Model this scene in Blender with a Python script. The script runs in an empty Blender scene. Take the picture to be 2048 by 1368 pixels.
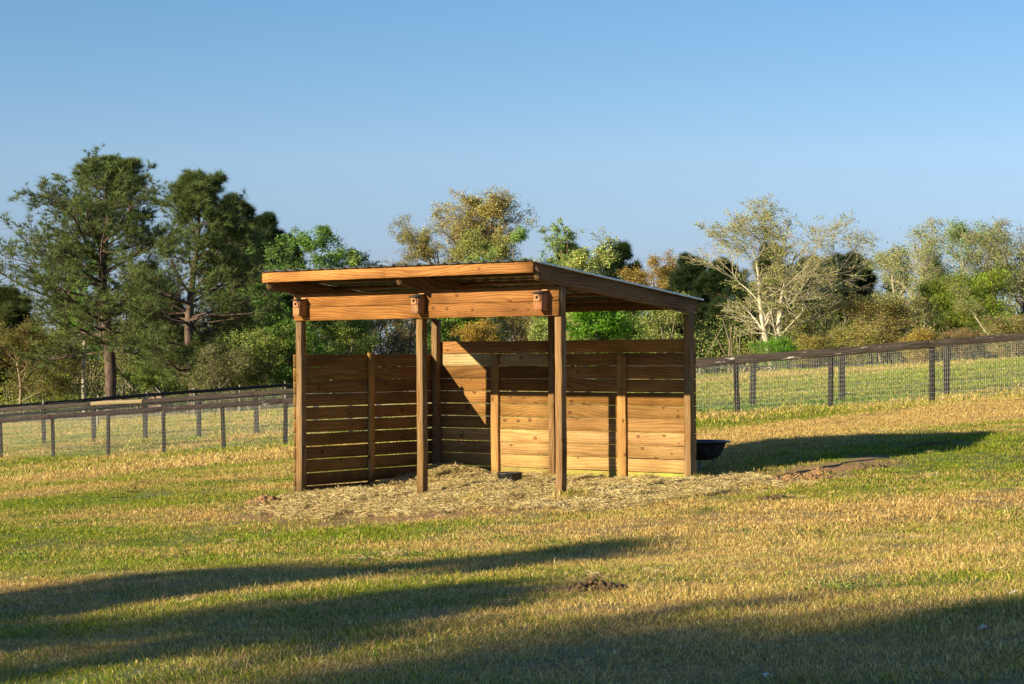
import bpy, math, random
import numpy as np
from mathutils import Matrix, Vector
R = math.radians
random.seed(5)
rng = np.random.default_rng(11)
scene = bpy.context.scene
COL = scene.collection

# ------------------------------------------------------------------ camera
F = 4111.7            # focal length in pixels of a 2048 px wide picture
CAM_Z = 2.008
PITCH = math.atan((712.355 - 684) / F)
cam_d = bpy.data.cameras.new('camera')
cam_d.sensor_width = 36.0
cam_d.lens = 36.0 * F / 2048.0
cam_d.clip_start = 0.1
cam_d.clip_end = 6000
cam = bpy.data.objects.new('camera', cam_d)
COL.objects.link(cam)
cam.matrix_world = Matrix.Translation((0, 0, CAM_Z)) @ Matrix.Rotation(math.pi / 2 + PITCH, 4, 'X') @ Matrix.Rotation(-0.005, 4, 'Z')
scene.camera = cam

# ------------------------------------------------------------------ light
SUN_TRAVEL = Vector((2.724, 1.747, -1.11)).normalized()
sun_to = -SUN_TRAVEL
elev = math.asin(sun_to.z)
azim = math.atan2(sun_to.x, sun_to.y)       # clockwise from +Y
world = bpy.data.worlds.new('World')
scene.world = world
world.use_nodes = True
wn = world.node_tree.nodes
bg = wn['Background']
sky = wn.new('ShaderNodeTexSky')
sky.sky_type = 'NISHITA'
sky.sun_disc = False
sky.sun_elevation = elev
sky.sun_rotation = azim
sky.altitude = 100
sky.air_density = 1.0
sky.dust_density = 0.0
sky.ozone_density = 4.0
wl = world.node_tree.links.new
tcw = wn.new('ShaderNodeTexCoord'); spw = wn.new('ShaderNodeSeparateXYZ'); wl(tcw.outputs['Generated'], spw.inputs[0])
hz = wn.new('ShaderNodeValToRGB')                  # thin blue-grey haze low in the air
el = hz.color_ramp.elements
for _ in range(3): el.new(.5)
for e_, (p_, c_) in zip(el, [(0, (.46, .54, .93)), (.045, (.62, .62, .84)), (.095, (.87, .84, .92)), (.17, (.75, .87, .94)), (1, (.75, .87, .94))]):
    e_.position = p_; e_.color = (*c_, 1)
wl(spw.outputs[2], hz.inputs[0])
mxw = wn.new('ShaderNodeMix'); mxw.data_type = 'RGBA'; mxw.blend_type = 'MULTIPLY'; mxw.inputs[0].default_value = 1.0
wl(sky.outputs[0], mxw.inputs[6]); wl(hz.outputs[0], mxw.inputs[7]); wl(mxw.outputs[2], bg.inputs[0])
bg.inputs[1].default_value = 0.077
sun_d = bpy.data.lights.new('sun', 'SUN')
sun_d.energy = 5.0
sun_d.angle = R(0.55)
sun_d.color = (1.0, 0.85, 0.56)
sun = bpy.data.objects.new('sun', sun_d)
COL.objects.link(sun)
sun.rotation_euler = SUN_TRAVEL.to_track_quat('-Z', 'Y').to_euler()
scene.view_settings.view_transform = 'Standard'
scene.view_settings.look = 'None'
scene.view_settings.exposure = 0.94
scene.view_settings.gamma = 1.0
scene.cycles.max_bounces = 6
scene.cycles.transparent_max_bounces = 8

# ------------------------------------------------------------------ helpers
def tag(o, label=None, cat=None, group=None, kind=None):
    if label: o['label'] = label
    if cat: o['category'] = cat
    if group: o['group'] = group
    if kind: o['kind'] = kind
    return o

def link(name, data, parent=None):
    o = bpy.data.objects.new(name, data)
    COL.objects.link(o)
    if parent is not None: o.parent = parent
    return o

def empty(name, loc, rz=0.0):
    o = link(name, None)
    o.location = loc
    o.rotation_euler = (0, 0, rz)
    o.empty_display_size = 0.3
    return o

def np_mesh(name, verts, faces_list, mat=None, smooth=False, attrs=None, col=None):
    """faces_list: list of (n,k) int arrays.  attrs {name: (domain, type, array)}"""
    me = bpy.data.meshes.new(name)
    verts = np.asarray(verts, dtype=np.float32).reshape(-1, 3)
    faces_list = [np.asarray(f, dtype=np.int32) for f in faces_list if len(f)]
    nl = sum(f.size for f in faces_list)
    nf = sum(len(f) for f in faces_list)
    me.vertices.add(len(verts)); me.vertices.foreach_set('co', verts.ravel())
    me.loops.add(nl); me.loops.foreach_set('vertex_index', np.concatenate([f.ravel() for f in faces_list]))
    tot = np.concatenate([np.full(len(f), f.shape[1], np.int32) for f in faces_list])
    me.polygons.add(nf)
    me.polygons.foreach_set('loop_start', np.concatenate([[0], np.cumsum(tot)[:-1]]).astype(np.int32))
    me.polygons.foreach_set('loop_total', tot)
    if smooth: me.polygons.foreach_set('use_smooth', np.ones(nf, dtype=bool))
    me.update(calc_edges=True)
    if mat: me.materials.append(mat)
    for k, (dom, typ, arr) in (attrs or {}).items():
        a = me.attributes.new(k, typ, dom)
        a.data.foreach_set({'FLOAT': 'value', 'FLOAT_VECTOR': 'vector', 'FLOAT_COLOR': 'color', 'INT': 'value'}[typ],
                           np.asarray(arr, dtype=(np.int32 if typ == 'INT' else np.float32)).ravel())
    return me

# pixel (2048 x 1368) and distance -> point, used to read places off the plan
def at(px, py, Z):
    xr, yr = px - 1024, 684 - py
    c, s = math.cos(-0.005), math.sin(-0.005)
    xx = xr * c - yr * s; yy = xr * s + yr * c
    d = np.array([xx / F, math.cos(PITCH) - yy / F * math.sin(PITCH), math.sin(PITCH) + yy / F * math.cos(PITCH)])
    return np.array([0, 0, CAM_Z]) + d / d[1] * Z

def vnoise(x, y, seed=0):
    """value noise in -1..1"""
    x = np.asarray(x, float); y = np.asarray(y, float)
    xi = np.floor(x).astype(np.int64); yi = np.floor(y).astype(np.int64)
    xf = x - xi; yf = y - yi
    xf = xf * xf * (3 - 2 * xf); yf = yf * yf * (3 - 2 * yf)
    def h(a, b):
        n = (a * 374761393 + b * 668265263 + seed * 982451653) & 0x7fffffff
        n = ((n ^ (n >> 13)) * 1274126177) & 0x7fffffff
        return ((n ^ (n >> 16)) & 0xffff) / 32767.5 - 1
    return (h(xi, yi) * (1 - xf) + h(xi + 1, yi) * xf) * (1 - yf) + (h(xi, yi + 1) * (1 - xf) + h(xi + 1, yi + 1) * xf) * yf

# ------------------------------------------------------------------ terrain height
def fence_pts(lst):      # (px, base_y, top_y, pixels per metre)
    out = []
    for px, b, t, s in lst:
        Z = F / s
        p = at(px, b, Z); q = at(px, t, Z)
        out.append((p[0], p[1], p[2], q[2]))
    return out
near_l = [(-105, 925, 843.5, 59.1), (3, 920, 836, 61.0), (107, 917, 828.7, 62.9), (217, 915, 821, 64.9), (328, 908, 813.2, 66.8), (448, 903, 804.8, 69.0), (571, 896, 796.2, 71.2)]
near_m = [(702, 886, 785, 73.5), (842, 876, 773, 76), (990, 866, 760, 78.6), (1143, 855, 745, 81.3), (1305, 844, 731, 84.2)]
near_r = [(1475, 833, 715.5, 87.3), (1661, 818, 698.5, 90.6), (1864, 808, 681.5, 94.2), (2085, 795, 663, 98.2)]
NEAR = fence_pts(near_l + near_m + near_r)
sec_l = [(-18, 902, 818, 55.8), (88, 896, 811, 57.2), (188, 890, 804, 58.5), (291, 885, 798, 59.8), (398, 879, 791, 61.2), (513, 872, 783, 62.7)]
sec_m = [(632, 865, 774.5, 64.3), (758, 857, 765, 66), (890, 849, 755.5, 67.7), (1030, 841, 746, 69.5), (1178, 833, 735, 71.4), (1335, 826, 723, 73.5)]
sec_r = [(1505, 818.5, 711, 75.7), (1684, 806, 694, 78.1), (1893, 795, 677, 80.8), (2115, 780, 660, 83.7)]
SECOND = fence_pts(sec_l + sec_m + sec_r)
th_l = [(-35, 876, 812, 46.4), (86, 866, 802.5, 45.3), (195, 855, 793.5, 44), (294, 846, 786, 43), (389, 838, 778.5, 42), (480, 829, 772, 40.8), (571, 822, 766, 39.6), (662, 815, 760, 38.8), (752, 808, 754, 38)]
THIRD = fence_pts(th_l)
fa_r = [(1330, 792, 734, 44), (1400, 788, 732.5, 45), (1472, 784, 731.5, 46), (1544, 780, 730.5, 47), (1602, 776, 729.5, 48), (1660, 772, 729, 49), (1716, 769, 728, 50), (1771, 766, 727.5, 51), (1840, 761, 726.5, 52), (1915, 756, 725, 53), (1995, 750, 723.5, 54), (2080, 744, 721, 55)]
FAR = fence_pts(fa_r)
ctrl = []
for L in (NEAR, SECOND, THIRD): ctrl += [(a, b, c) for a, b, c, d in L]
ctrl += [(-3.05, 29.46, -0.01), (-1.24, 28.01, .06), (.62, 26.51, .12), (2.47, 28.82, .22), (.6, 30.33, .17), (-1.18, 31.76, .12)]
for px, py, Z in [(1400, 759, 76), (1700, 750, 72), (2048, 724, 64), (2300, 700, 60)]:
    ctrl.append(tuple(at(px, py, Z)))
ctrl += [(0, 0, .38), (-6, 3, .05), (6, 3, .7), (-3, 14, -.02), (3, 14, .32), (0, 19, .1), (-8, 30, -.25), (8, 32, .62), (-30, 0, -1.0), (30, 0, 1.5), (-30, 40, -1.4), (30, 40, 2.1),
         (9, 85, 1.15), (20, 90, 1.5), (35, 90, 2.2), (-28, 120, -1.6), (-12, 120, -1.1), (0, 120, -.5), (15, 130, .5), (40, 140, 1.2), (-70, 90, -2.6), (-40, 200, -2), (0, 200, -1), (50, 200, .2)]
CT = np.array(ctrl)
def _U(r2): return np.where(r2 > 1e-9, r2 * np.log(r2 + 1e-12), 0)
def _tps(C):
    S = 50.0
    P = C[:, :2] / S; n = len(P)
    K = _U(((P[:, None] - P[None]) ** 2).sum(-1)) + np.eye(n) * 2e-4
    A = np.zeros((n + 3, n + 3)); A[:n, :n] = K; A[:n, n] = 1; A[:n, n + 1:] = P
    A[n, :n] = 1; A[n + 1:, :n] = P.T
    b = np.zeros(n + 3); b[:n] = C[:, 2]
    return P, np.linalg.solve(A, b), S
_P, _W, _S = _tps(CT)
YAW = .6773
OX, OY = -3.105, 29.506
Uv = np.array([math.cos(YAW), -math.sin(YAW)]); Vv = np.array([math.sin(YAW), math.cos(YAW)])
SW, SD, PW = 4.80, 3.072, .108
def to_uv(x, y):
    dx, dy = x - OX, y - OY
    return dx * Uv[0] + dy * Uv[1], dx * Vv[0] + dy * Vv[1]
def from_uv(u, v): return OX + u * Uv[0] + v * Vv[0], OY + u * Uv[1] + v * Vv[1]

HAY_POLY = np.array([(-2.95, 27.9), (-2.6, 27.0), (-1.8, 26.2), (-.8, 25.6), (.3, 25.4), (1.4, 25.7), (2.5, 26.6), (3.5, 27.6), (3.5, 28.3), (2.55, 28.9), (1.5, 29.6), (-1.2, 31.85), (-3.05, 29.5)])
def poly_dist(x, y, P=HAY_POLY):
    """signed distance, positive inside"""
    x = np.asarray(x, float); y = np.asarray(y, float)
    d = np.full(x.shape, 1e9); inside = np.zeros(x.shape, bool)
    n = len(P)
    for i in range(n):
        ax, ay = P[i]; bx, by = P[(i + 1) % n]
        t = np.clip(((x - ax) * (bx - ax) + (y - ay) * (by - ay)) / ((bx - ax) ** 2 + (by - ay) ** 2), 0, 1)
        d = np.minimum(d, np.hypot(x - ax - t * (bx - ax), y - ay - t * (by - ay)))
        c = ((ay > y) != (by > y)) & (x < (bx - ax) * (y - ay) / (by - ay + 1e-12) + ax)
        inside ^= c
    return np.where(inside, d, -d)
def hay_mask(x, y):
    d = poly_dist(x, y) + .48 * vnoise(x * 1.2, y * 1.2, 3) + .28 * vnoise(x * 3.7, y * 3.7, 4) + .16
    return np.clip(d / .5, 0, 1)
def hsmooth(x, y):
    x = np.asarray(x, float); y = np.asarray(y, float)
    sh = x.shape; xf = x.ravel(); yf = y.ravel()
    out = np.empty(len(xf))
    for s in range(0, len(xf), 20000):
        q = np.stack([xf[s:s + 20000], yf[s:s + 20000]], 1)
        r = np.hypot(q[:, 0], q[:, 1] - 60)
        lim = 190.0
        qq = q.copy(); sc = np.where(r > lim, lim / np.maximum(r, 1e-6), 1)
        qq[:, 0] *= sc; qq[:, 1] = 60 + (q[:, 1] - 60) * sc
        p = qq / _S
        v = _U(((p[:, None] - _P[None]) ** 2).sum(-1)) @ _W[:len(_P)] + _W[len(_P)] + p @ _W[len(_P) + 1:]
        v = np.clip(v, -4, 4)
        far = np.clip((r - 150) / 250, 0, 1)
        out[s:s + 20000] = v * (1 - far) - 1.5 * far
    return out.reshape(sh)
def hgt(x, y):
    x = np.asarray(x, float); y = np.asarray(y, float)
    h = hsmooth(x, y)
    near = np.clip((130 - np.hypot(x, y)) / 60, 0, 1)
    h = h + near * (.02 * vnoise(x * .9, y * .9, 1) + .012 * vnoise(x * 2.7, y * 2.7, 2) + .05 * vnoise(x * .25, y * .25, 8))
    m = hay_mask(x, y)
    u, v = to_uv(x, y)
    pile = .20 * np.exp(-((u - .85) ** 2 / .45 + (v - 2.35) ** 2 / .35)) + .10 * np.exp(-((u - 2.4) ** 2 / .9 + (v - 1.0) ** 2 / 1.2)) + .07 * np.exp(-((u - 1.2) ** 2 / .6 + (v + .1) ** 2 / .5))
    h = h + m * (.02 + pile + .045 * vnoise(x * 2.6, y * 2.6, 5) + .03 * vnoise(x * 6.5, y * 6.5, 6))
    # low rise right of the shelter
    h = h + .18 * np.exp(-((x - 7) ** 2 / 9 + (y - 32) ** 2 / 14)) + .07 * np.exp(-((x - 4.7) ** 2 / .9 + (y - 29.4) ** 2 / .6))
    # trodden hollow and lumps right of the shelter
    g = np.exp(-(((x - 3.9) * .8 + (y - 28.5) * .6) ** 2 / 1.6 + ((x - 3.9) * -.6 + (y - 28.5) * .8) ** 2 / .35))
    h = h + g * (.06 * vnoise(x * 2.6, y * 2.6, 12) + .03 * vnoise(x * 7, y * 7, 13) - .02)
    return h
def gz(x, y): return float(hgt(np.array([x]), np.array([y]))[0])
def on_ground(px, py):
    Z = 8.0
    prev = None
    while Z < 200:
        p = at(px, py, Z)
        d = p[2] - gz(p[0], p[1])
        if d < 0: break
        prev = Z; Z *= 1.01
    lo, hi = prev or 8.0, Z
    for _ in range(20):
        m = (lo + hi) / 2; p = at(px, py, m)
        if p[2] - gz(p[0], p[1]) < 0: hi = m
        else: lo = m
    p = at(px, py, hi)
    return p[0], p[1], gz(p[0], p[1])

# ------------------------------------------------------------------ node helpers
class NT:
    def __init__(s, name):
        s.m = bpy.data.materials.new(name); s.m.use_nodes = True
        s.t = s.m.node_tree; s.n = s.t.nodes
        s.b = s.n['Principled BSDF']; s.out = s.n['Material Output']
    def add(s, typ, **kw):
        n = s.n.new(typ)
        for k, v in kw.items():
            if k == 'inp':
                for a, b in v.items():
                    if isinstance(b, bpy.types.NodeSocket): s.t.links.new(b, n.inputs[a])
                    else: n.inputs[a].default_value = b
            else: setattr(n, k, v)
        return n
    def link(s, a, b): s.t.links.new(a, b)
    def attr(s, name): return s.add('ShaderNodeAttribute', attribute_name=name)
    def math(s, op, a, b=0.0, c=0.0, clamp=False):
        n = s.add('ShaderNodeMath', operation=op, use_clamp=clamp)
        for i, v in enumerate((a, b, c)):
            if isinstance(v, bpy.types.NodeSocket): s.link(v, n.inputs[i])
            else: n.inputs[i].default_value = v
        return n.outputs[0]
    def noise(s, vec, scale, detail=3, rough=.55, dist=0.0, out=0):
        n = s.add('ShaderNodeTexNoise', inp={'Scale': scale, 'Detail': detail, 'Roughness': rough, 'Distortion': dist})
        if vec is not None: s.link(vec, n.inputs['Vector'])
        return n.outputs[out]
    def mapping(s, vec, scale=(1, 1, 1), loc=(0, 0, 0), rot=(0, 0, 0)):
        n = s.add('ShaderNodeMapping', inp={'Scale': scale, 'Location': loc, 'Rotation': rot})
        s.link(vec, n.inputs[0]); return n.outputs[0]
    def ramp(s, fac, stops, interp='LINEAR'):
        n = s.add('ShaderNodeValToRGB'); n.color_ramp.interpolation = interp
        e = n.color_ramp.elements
        while len(e) < len(stops): e.new(0.5)
        for i, (p, c) in enumerate(stops):
            e[i].position = p; e[i].color = (*c, 1) if len(c) == 3 else c
        s.link(fac, n.inputs[0]); return n.outputs[0]
    def mix(s, fac, a, b, blend='MIX'):
        n = s.add('ShaderNodeMix', data_type='RGBA', blend_type=blend)
        for i, v in ((0, fac), (6, a), (7, b)):
            if isinstance(v, bpy.types.NodeSocket): s.link(v, n.inputs[i])
            elif i == 0: n.inputs[0].default_value = v
            else: n.inputs[i].default_value = (*v, 1)
        return n.outputs[2]
    def mr(s, v, a, b, c=0.0, d=1.0):
        n = s.add('ShaderNodeMapRange', inp={1: a, 2: b, 3: c, 4: d}); s.link(v, n.inputs[0]); return n.outputs[0]
    def bump(s, h, strength=.3, dist=.01):
        n = s.add('ShaderNodeBump', inp={'Strength': strength, 'Distance': dist}); s.link(h, n.inputs['Height'])
        s.link(n.outputs[0], s.b.inputs['Normal'])
    def col(s, c): s.link(c, s.b.inputs['Base Color'])
    def rough(s, v): 
        if isinstance(v, bpy.types.NodeSocket): s.link(v, s.b.inputs['Roughness'])
        else: s.b.inputs['Roughness'].default_value = v

def foliage_mat(name, transl=.3, rough=.6):
    m = NT(name)
    a = m.attr('col')
    m.col(a.outputs[0]); m.rough(rough)
    m.b.inputs['Specular IOR Level'].default_value = .06
    tr = m.add('ShaderNodeBsdfTranslucent')
    m.link(m.mix(1.0, a.outputs[0], (1.0, 1.05, .55), 'MULTIPLY'), tr.inputs[0])
    mx = m.add('ShaderNodeMixShader', inp={0: transl})
    m.link(m.b.outputs[0], mx.inputs[1]); m.link(tr.outputs[0], mx.inputs[2])
    m.link(mx.outputs[0], m.out.inputs[0])
    return m.m
FOL = foliage_mat('leaf_surface', .28)
NEEDLE = foliage_mat('needle_surface', .15, .5)

def bark_mat(name, c1, c2, scale=6, twig=(.22, .18, .11)):
    m = NT(name)
    tc = m.add('ShaderNodeTexCoord').outputs['Object']
    n = m.noise(m.mapping(tc, (1, 1, .35)), scale, 5, .65)
    th = m.attr('thick').outputs[2]
    m.col(m.mix(m.mr(th, .012, .04, 1, 0), m.ramp(n, [(.35, c1), (.65, c2)]), twig)); m.rough(.9); m.bump(n, .8, .05)
    return m.m
BARK_PINE = bark_mat('pine_bark', (.032, .020, .015), (.15, .10, .075), 5, (.10, .07, .045))
BARK_GREY = bark_mat('grey_bark', (.10, .085, .06), (.27, .23, .17), 5, (.17, .14, .09))
BARK_WHITE = bark_mat('pale_bark', (.28, .25, .19), (.66, .58, .45), 3, (.42, .36, .24))
BARK_TAN = bark_mat('tan_bark', (.16, .125, .08), (.36, .28, .17), 5, (.27, .18, .085))

def wood_mat(name, dark, light, tintmap=True, algae=False, grainc=.55, weather=0.0, mud=False):
    """sawn pine: board space comes from the wc attribute (x along the grain, metres)"""
    m = NT(name)
    wc = m.attr('wc').outputs[1]
    tint = m.attr('tint')
    # knots
    kv = m.mapping(wc, (4.2, 6.4, 6.4))
    vor = m.add('ShaderNodeTexVoronoi', voronoi_dimensions='2D', inp={'Scale': 1.0, 'Randomness': 1.0}); m.link(kv, vor.inputs['Vector'])
    kd = vor.outputs['Distance']
    ksel = m.math('GREATER_THAN', m.add('ShaderNodeSeparateColor', inp={0: vor.outputs['Color']}).outputs[0], .78)
    kr = m.math('MULTIPLY', m.add('ShaderNodeSeparateColor', inp={0: vor.outputs['Color']}).outputs[1], .17)
    kmask = m.math('MULTIPLY', m.mr(m.math('DIVIDE', kd, m.math('ADD', kr, .045)), .5, 1.05, 1, 0), ksel)
    kring = m.math('MULTIPLY', m.mr(kd, .08, .42, 1, 0), ksel)
    # cathedral grain: rings cut by a slowly wandering plane
    warp = m.noise(m.mapping(wc, (.9, 14, 14)), 1.0, 3, .5)
    warp2 = m.noise(m.mapping(wc, (.42, 1.6, 1.6), (7, 3, 1)), 1.0, 2, .45)
    sep = m.add('ShaderNodeSeparateXYZ'); m.link(wc, sep.inputs[0])
    r = m.math('MULTIPLY', sep.outputs[1], 48.0)
    r = m.math('ADD', r, m.math('MULTIPLY', warp2, 26.0))
    r = m.math('ADD', r, m.math('MULTIPLY', warp, 2.2))
    r = m.math('ADD', r, m.math('MULTIPLY', kring, 1.1))
    ring = m.math('PINGPONG', r, 1.0)
    fine = m.noise(m.mapping(wc, (5, 190, 190)), 1.0, 3, .6)
    mid = m.noise(m.mapping(wc, (.8, 14, 14), (3, 5, 2)), 1.0, 3, .6)
    g = m.math('ADD', m.math('MULTIPLY', ring, grainc), m.math('MULTIPLY', fine, .35))
    g = m.math('ADD', g, m.math('MULTIPLY', mid, .55))
    g = m.math('SUBTRACT', g, .25)
    c = m.ramp(g, [(.10, dark), (.95, light)])
    blot = m.noise(m.mapping(wc, (1.3, 4, 4), (1, 9, 4)), 1.0, 4, .6)
    c = m.mix(m.mr(blot, .42, .68, 0, .6), c, tuple(x * .62 for x in dark))
    c = m.mix(m.math('MULTIPLY', kmask, .72), c, (.09, .038, .014))
    # raised-grain dark rim of knot, stains below nails
    st = m.noise(m.mapping(wc, (28, 1.5, 1.5), (2, 2, 2)), 1.0, 2, .5)
    c = m.mix(m.mr(st, .66, .8, 0, .30), c, tuple(x * .4 for x in dark))
    if weather:
        wn_ = m.noise(m.mapping(wc, (2, 30, 30), (5, 5, 5)), 1.0, 4, .6)
        c = m.mix(m.mr(wn_, .42, .62, 0, weather), c, (.30, .27, .22))
    c = m.mix(1.0, c, tint.outputs[0], 'MULTIPLY')
    if algae:
        al = m.attr('algae').outputs[2]
        an = m.noise(m.mapping(wc, (3, 9, 9), (8, 8, 8)), 1.0, 4, .6)
        f = m.math('MULTIPLY', al, m.mr(an, .35, .6, .25, 1))
        c = m.mix(f, c, (.33, .40, .06))
    if mud:     # splashed earth and damp on the lowest hand's breadth of the timber
        oc = m.add('ShaderNodeTexCoord').outputs['Object']
        so = m.add('ShaderNodeSeparateXYZ'); m.link(oc, so.inputs[0])
        hgt_ = m.math('ADD', so.outputs[2], m.math('MULTIPLY', m.noise(m.mapping(oc, (6, 6, 3)), 1.0, 4, .65), -.42))
        c = m.mix(m.mr(hgt_, -.06, .13, .75, 0), c, (.085, .055, .028))
    m.col(c); m.rough(.78)
    m.b.inputs['Specular IOR Level'].default_value = .14
    m.bump(m.math('ADD', g, m.math('MULTIPLY', kmask, -.6)), .45, .004)
    return m.m
W_BEAM = wood_mat('beam_pine', (.17, .066, .018), (.54, .265, .082), grainc=.36)
W_WALL = wood_mat('board_pine', (.28, .145, .046), (.80, .545, .245), algae=True, grainc=.27, mud=True)
W_POST = wood_mat('post_pine', (.11, .056, .020), (.44, .255, .10), grainc=.3, weather=.3, mud=True)
W_RAKE = wood_mat('rake_pine', (.115, .060, .030), (.34, .205, .105))
W_BIRD = wood_mat('birdhouse_wood', (.26, .12, .06), (.58, .32, .17), weather=.1)

# ------------------------------------------------------------------ sawn boards
class Wood:
    """collects boards (chamfered, slightly crooked) into one mesh with board coordinates"""
    def __init__(s): s.v = []; s.f = []; s.wc = []; s.t = []; s.al = []; s.n = 0
    def board(s, p0, axis, length, wdir, width, tdir, thick, tint=(1, 1, 1), jit=.0015, ch=.003, seg=None, algae=0.0, sag=0.0, cut=None):
        """p0: corner; the section spans wdir*width and tdir*thick"""
        p0 = np.array(p0, float); a = np.array(axis, float); w = np.array(wdir, float); t = np.array(tdir, float)
        if np.dot(np.cross(w, t), a) < 0: flip = True
        else: flip = False
        seg = seg or max(2, int(length / .35))
        ch = min(ch, thick * .3, width * .3)
        prof = [(ch, 0), (width - ch, 0), (width, ch), (width, thick - ch), (width - ch, thick), (ch, thick), (0, thick - ch), (0, ch)]
        off = np.array([random.uniform(0, 50), random.uniform(0, 50), random.uniform(0, 50)])
        tv = random.uniform(.86, 1.1); tt = [tint[0] * tv, tint[1] * tv * random.uniform(.96, 1.02), tint[2] * tv * random.uniform(.9, 1.06)]
        base = s.n
        for i in range(seg + 1):
            x = length * i / seg
            jw = random.gauss(0, jit); jt = random.gauss(0, jit) * .7; js = random.gauss(0, jit)
            bow = sag * math.sin(math.pi * i / seg)
            for (pw, pt) in prof:
                e = 0.0
                if cut is not None: e = cut(i / seg, pw, pt)
                kw = pw + (js if pw > width / 2 else 0)
                s.v.append(p0 + a * (x + e) + w * (kw + jw + bow) + t * (pt + jt))
                s.wc.append((x + off[0], pw + off[1], pt + off[2]))
                s.t.append((*tt, 1)); s.al.append(algae if not callable(algae) else algae(x))
        for i in range(seg):
            for k in range(8):
                q = (base + i * 8 + k, base + i * 8 + (k + 1) % 8, base + (i + 1) * 8 + (k + 1) % 8, base + (i + 1) * 8 + k)
                s.f.append(q[::-1] if flip else q)
        c0 = list(range(base, base + 8)); c1 = list(range(base + seg * 8, base + seg * 8 + 8))
        for c, rev in ((c0, not flip), (c1, flip)):
            if rev: c = c[::-1]
            s.f.append((c[0], c[1], c[2], c[3])); s.f.append((c[0], c[3], c[4], c[7])); s.f.append((c[4], c[5], c[6], c[7]))
        s.n += (seg + 1) * 8
    def build(s, name, mat, parent):
        me = np_mesh(name, s.v, [np.array(s.f)], mat, False,
                     {'wc': ('POINT', 'FLOAT_VECTOR', s.wc), 'tint': ('POINT', 'FLOAT_COLOR', s.t), 'algae': ('POINT', 'FLOAT', s.al)})
        return link(name, me, parent)
X, Y, Z3 = (1, 0, 0), (0, 1, 0), (0, 0, 1)

def revolve(name, prof, mat, parent=None, seg=32, jitter=0.0):
    prof = np.array(prof, float); n = len(prof)
    ang = np.arange(seg) * 2 * math.pi / seg
    v = np.zeros((n, seg, 3)); v[..., 0] = prof[:, 0, None] * np.cos(ang); v[..., 1] = prof[:, 0, None] * np.sin(ang); v[..., 2] = prof[:, 1, None]
    if jitter: v += rng.normal(0, jitter, v.shape)
    i = np.arange(n - 1)[:, None]; j = np.arange(seg)[None]
    q = np.stack([i * seg + j, i * seg + (j + 1) % seg, (i + 1) * seg + (j + 1) % seg, (i + 1) * seg + j], -1).reshape(-1, 4)
    me = np_mesh(name, v.reshape(-1, 3), [q], mat, True)
    return link(name, me, parent)

def tubes(P, Rr, S):
    """P (n,K,3) polylines, Rr (n,K) radii -> verts, quads"""
    n, K, _ = P.shape
    T = np.gradient(P, axis=1); T /= np.linalg.norm(T, axis=-1, keepdims=True) + 1e-9
    ref = np.where(np.abs(T[..., 2:3]) > .9, np.array([1., 0, 0]), np.array([0, 0, 1.]))
    A = np.cross(T, ref); A /= np.linalg.norm(A, axis=-1, keepdims=True) + 1e-9
    B = np.cross(T, A)
    ang = np.arange(S) * 2 * math.pi / S
    V = P[:, :, None] + Rr[:, :, None, None] * (A[:, :, None] * np.cos(ang)[None, None, :, None] + B[:, :, None] * np.sin(ang)[None, None, :, None])
    i = np.arange(n)[:, None, None]; k = np.arange(K - 1)[None, :, None]; s = np.arange(S)[None, None]
    b = (i * K + k) * S
    q = np.stack([b + s, b + (s + 1) % S, b + S + (s + 1) % S, b + S + s], -1).reshape(-1, 4)
    return V.reshape(-1, 3), q

# ================================================================== STRUCTURE: ground
def axis_pts(parts):
    out = [parts[0][0]]
    for a, b, st in parts:
        n = max(1, int(round((b - a) / st))); out += list(a + (b - a) * (np.arange(n) + 1) / n)
    return np.array(out)
gx = axis_pts([(-3000, -800, 400), (-800, -200, 60), (-200, -60, 10), (-60, -22, 2), (-22, -6, .5), (-6.4, 6.8, .1), (6.5, 22, .5), (22, 60, 2), (60, 200, 10), (200, 800, 60), (800, 3000, 400)])
gy = axis_pts([(-1500, -300, 200), (-300, -40, 20), (-40, 8, 2), (8, 23, .15), (23, 33, .1), (33, 60, .5), (60, 140, 1.5), (140, 300, 10), (300, 1000, 70), (1000, 4000, 500)])
GX, GY = np.meshgrid(gx, gy)
GZ = hgt(GX, GY)
ny, nx = GX.shape
idx = np.arange(ny * nx).reshape(ny, nx)
gq = np.stack([idx[:-1, :-1], idx[:-1, 1:], idx[1:, 1:], idx[1:, :-1]], -1).reshape(-1, 4)
SOIL_POLY = np.array([(-3.9, 27.0), (-3.3, 26.3), (-2.6, 25.5), (-1.2, 24.9), (.2, 25.1), (0.4, 25.6), (-1.5, 26.6), (-2.6, 28.2), (-3.3, 29.0)])
SOIL2 = np.array([(2.6, 27.0), (3.4, 27.1), (4.2, 27.7), (5.3, 28.9), (5.9, 30.1), (5.2, 30.3), (4.2, 29.5), (3.2, 29.2), (2.5, 28.6)])
def surf(x, y):
    """height of the ground sheet itself (between its grid points)"""
    x = np.asarray(x, float); y = np.asarray(y, float)
    i = np.clip(np.searchsorted(gx, x) - 1, 0, len(gx) - 2); j = np.clip(np.searchsorted(gy, y) - 1, 0, len(gy) - 2)
    fx = (x - gx[i]) / (gx[i + 1] - gx[i]); fy = (y - gy[j]) / (gy[j + 1] - gy[j])
    return (GZ[j, i] * (1 - fx) + GZ[j, i + 1] * fx) * (1 - fy) + (GZ[j + 1, i] * (1 - fx) + GZ[j + 1, i + 1] * fx) * fy
hay_a = hay_mask(GX, GY).ravel()
def soil_mask(x, y):
    s = np.maximum(poly_dist(x, y, SOIL_POLY), poly_dist(x, y, SOIL2)) + .24 + .30 * vnoise(x * 2.2, y * 2.2, 31) + .15 * vnoise(x * 6, y * 6, 32)
    return np.clip(s / .35, 0, 1)
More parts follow.
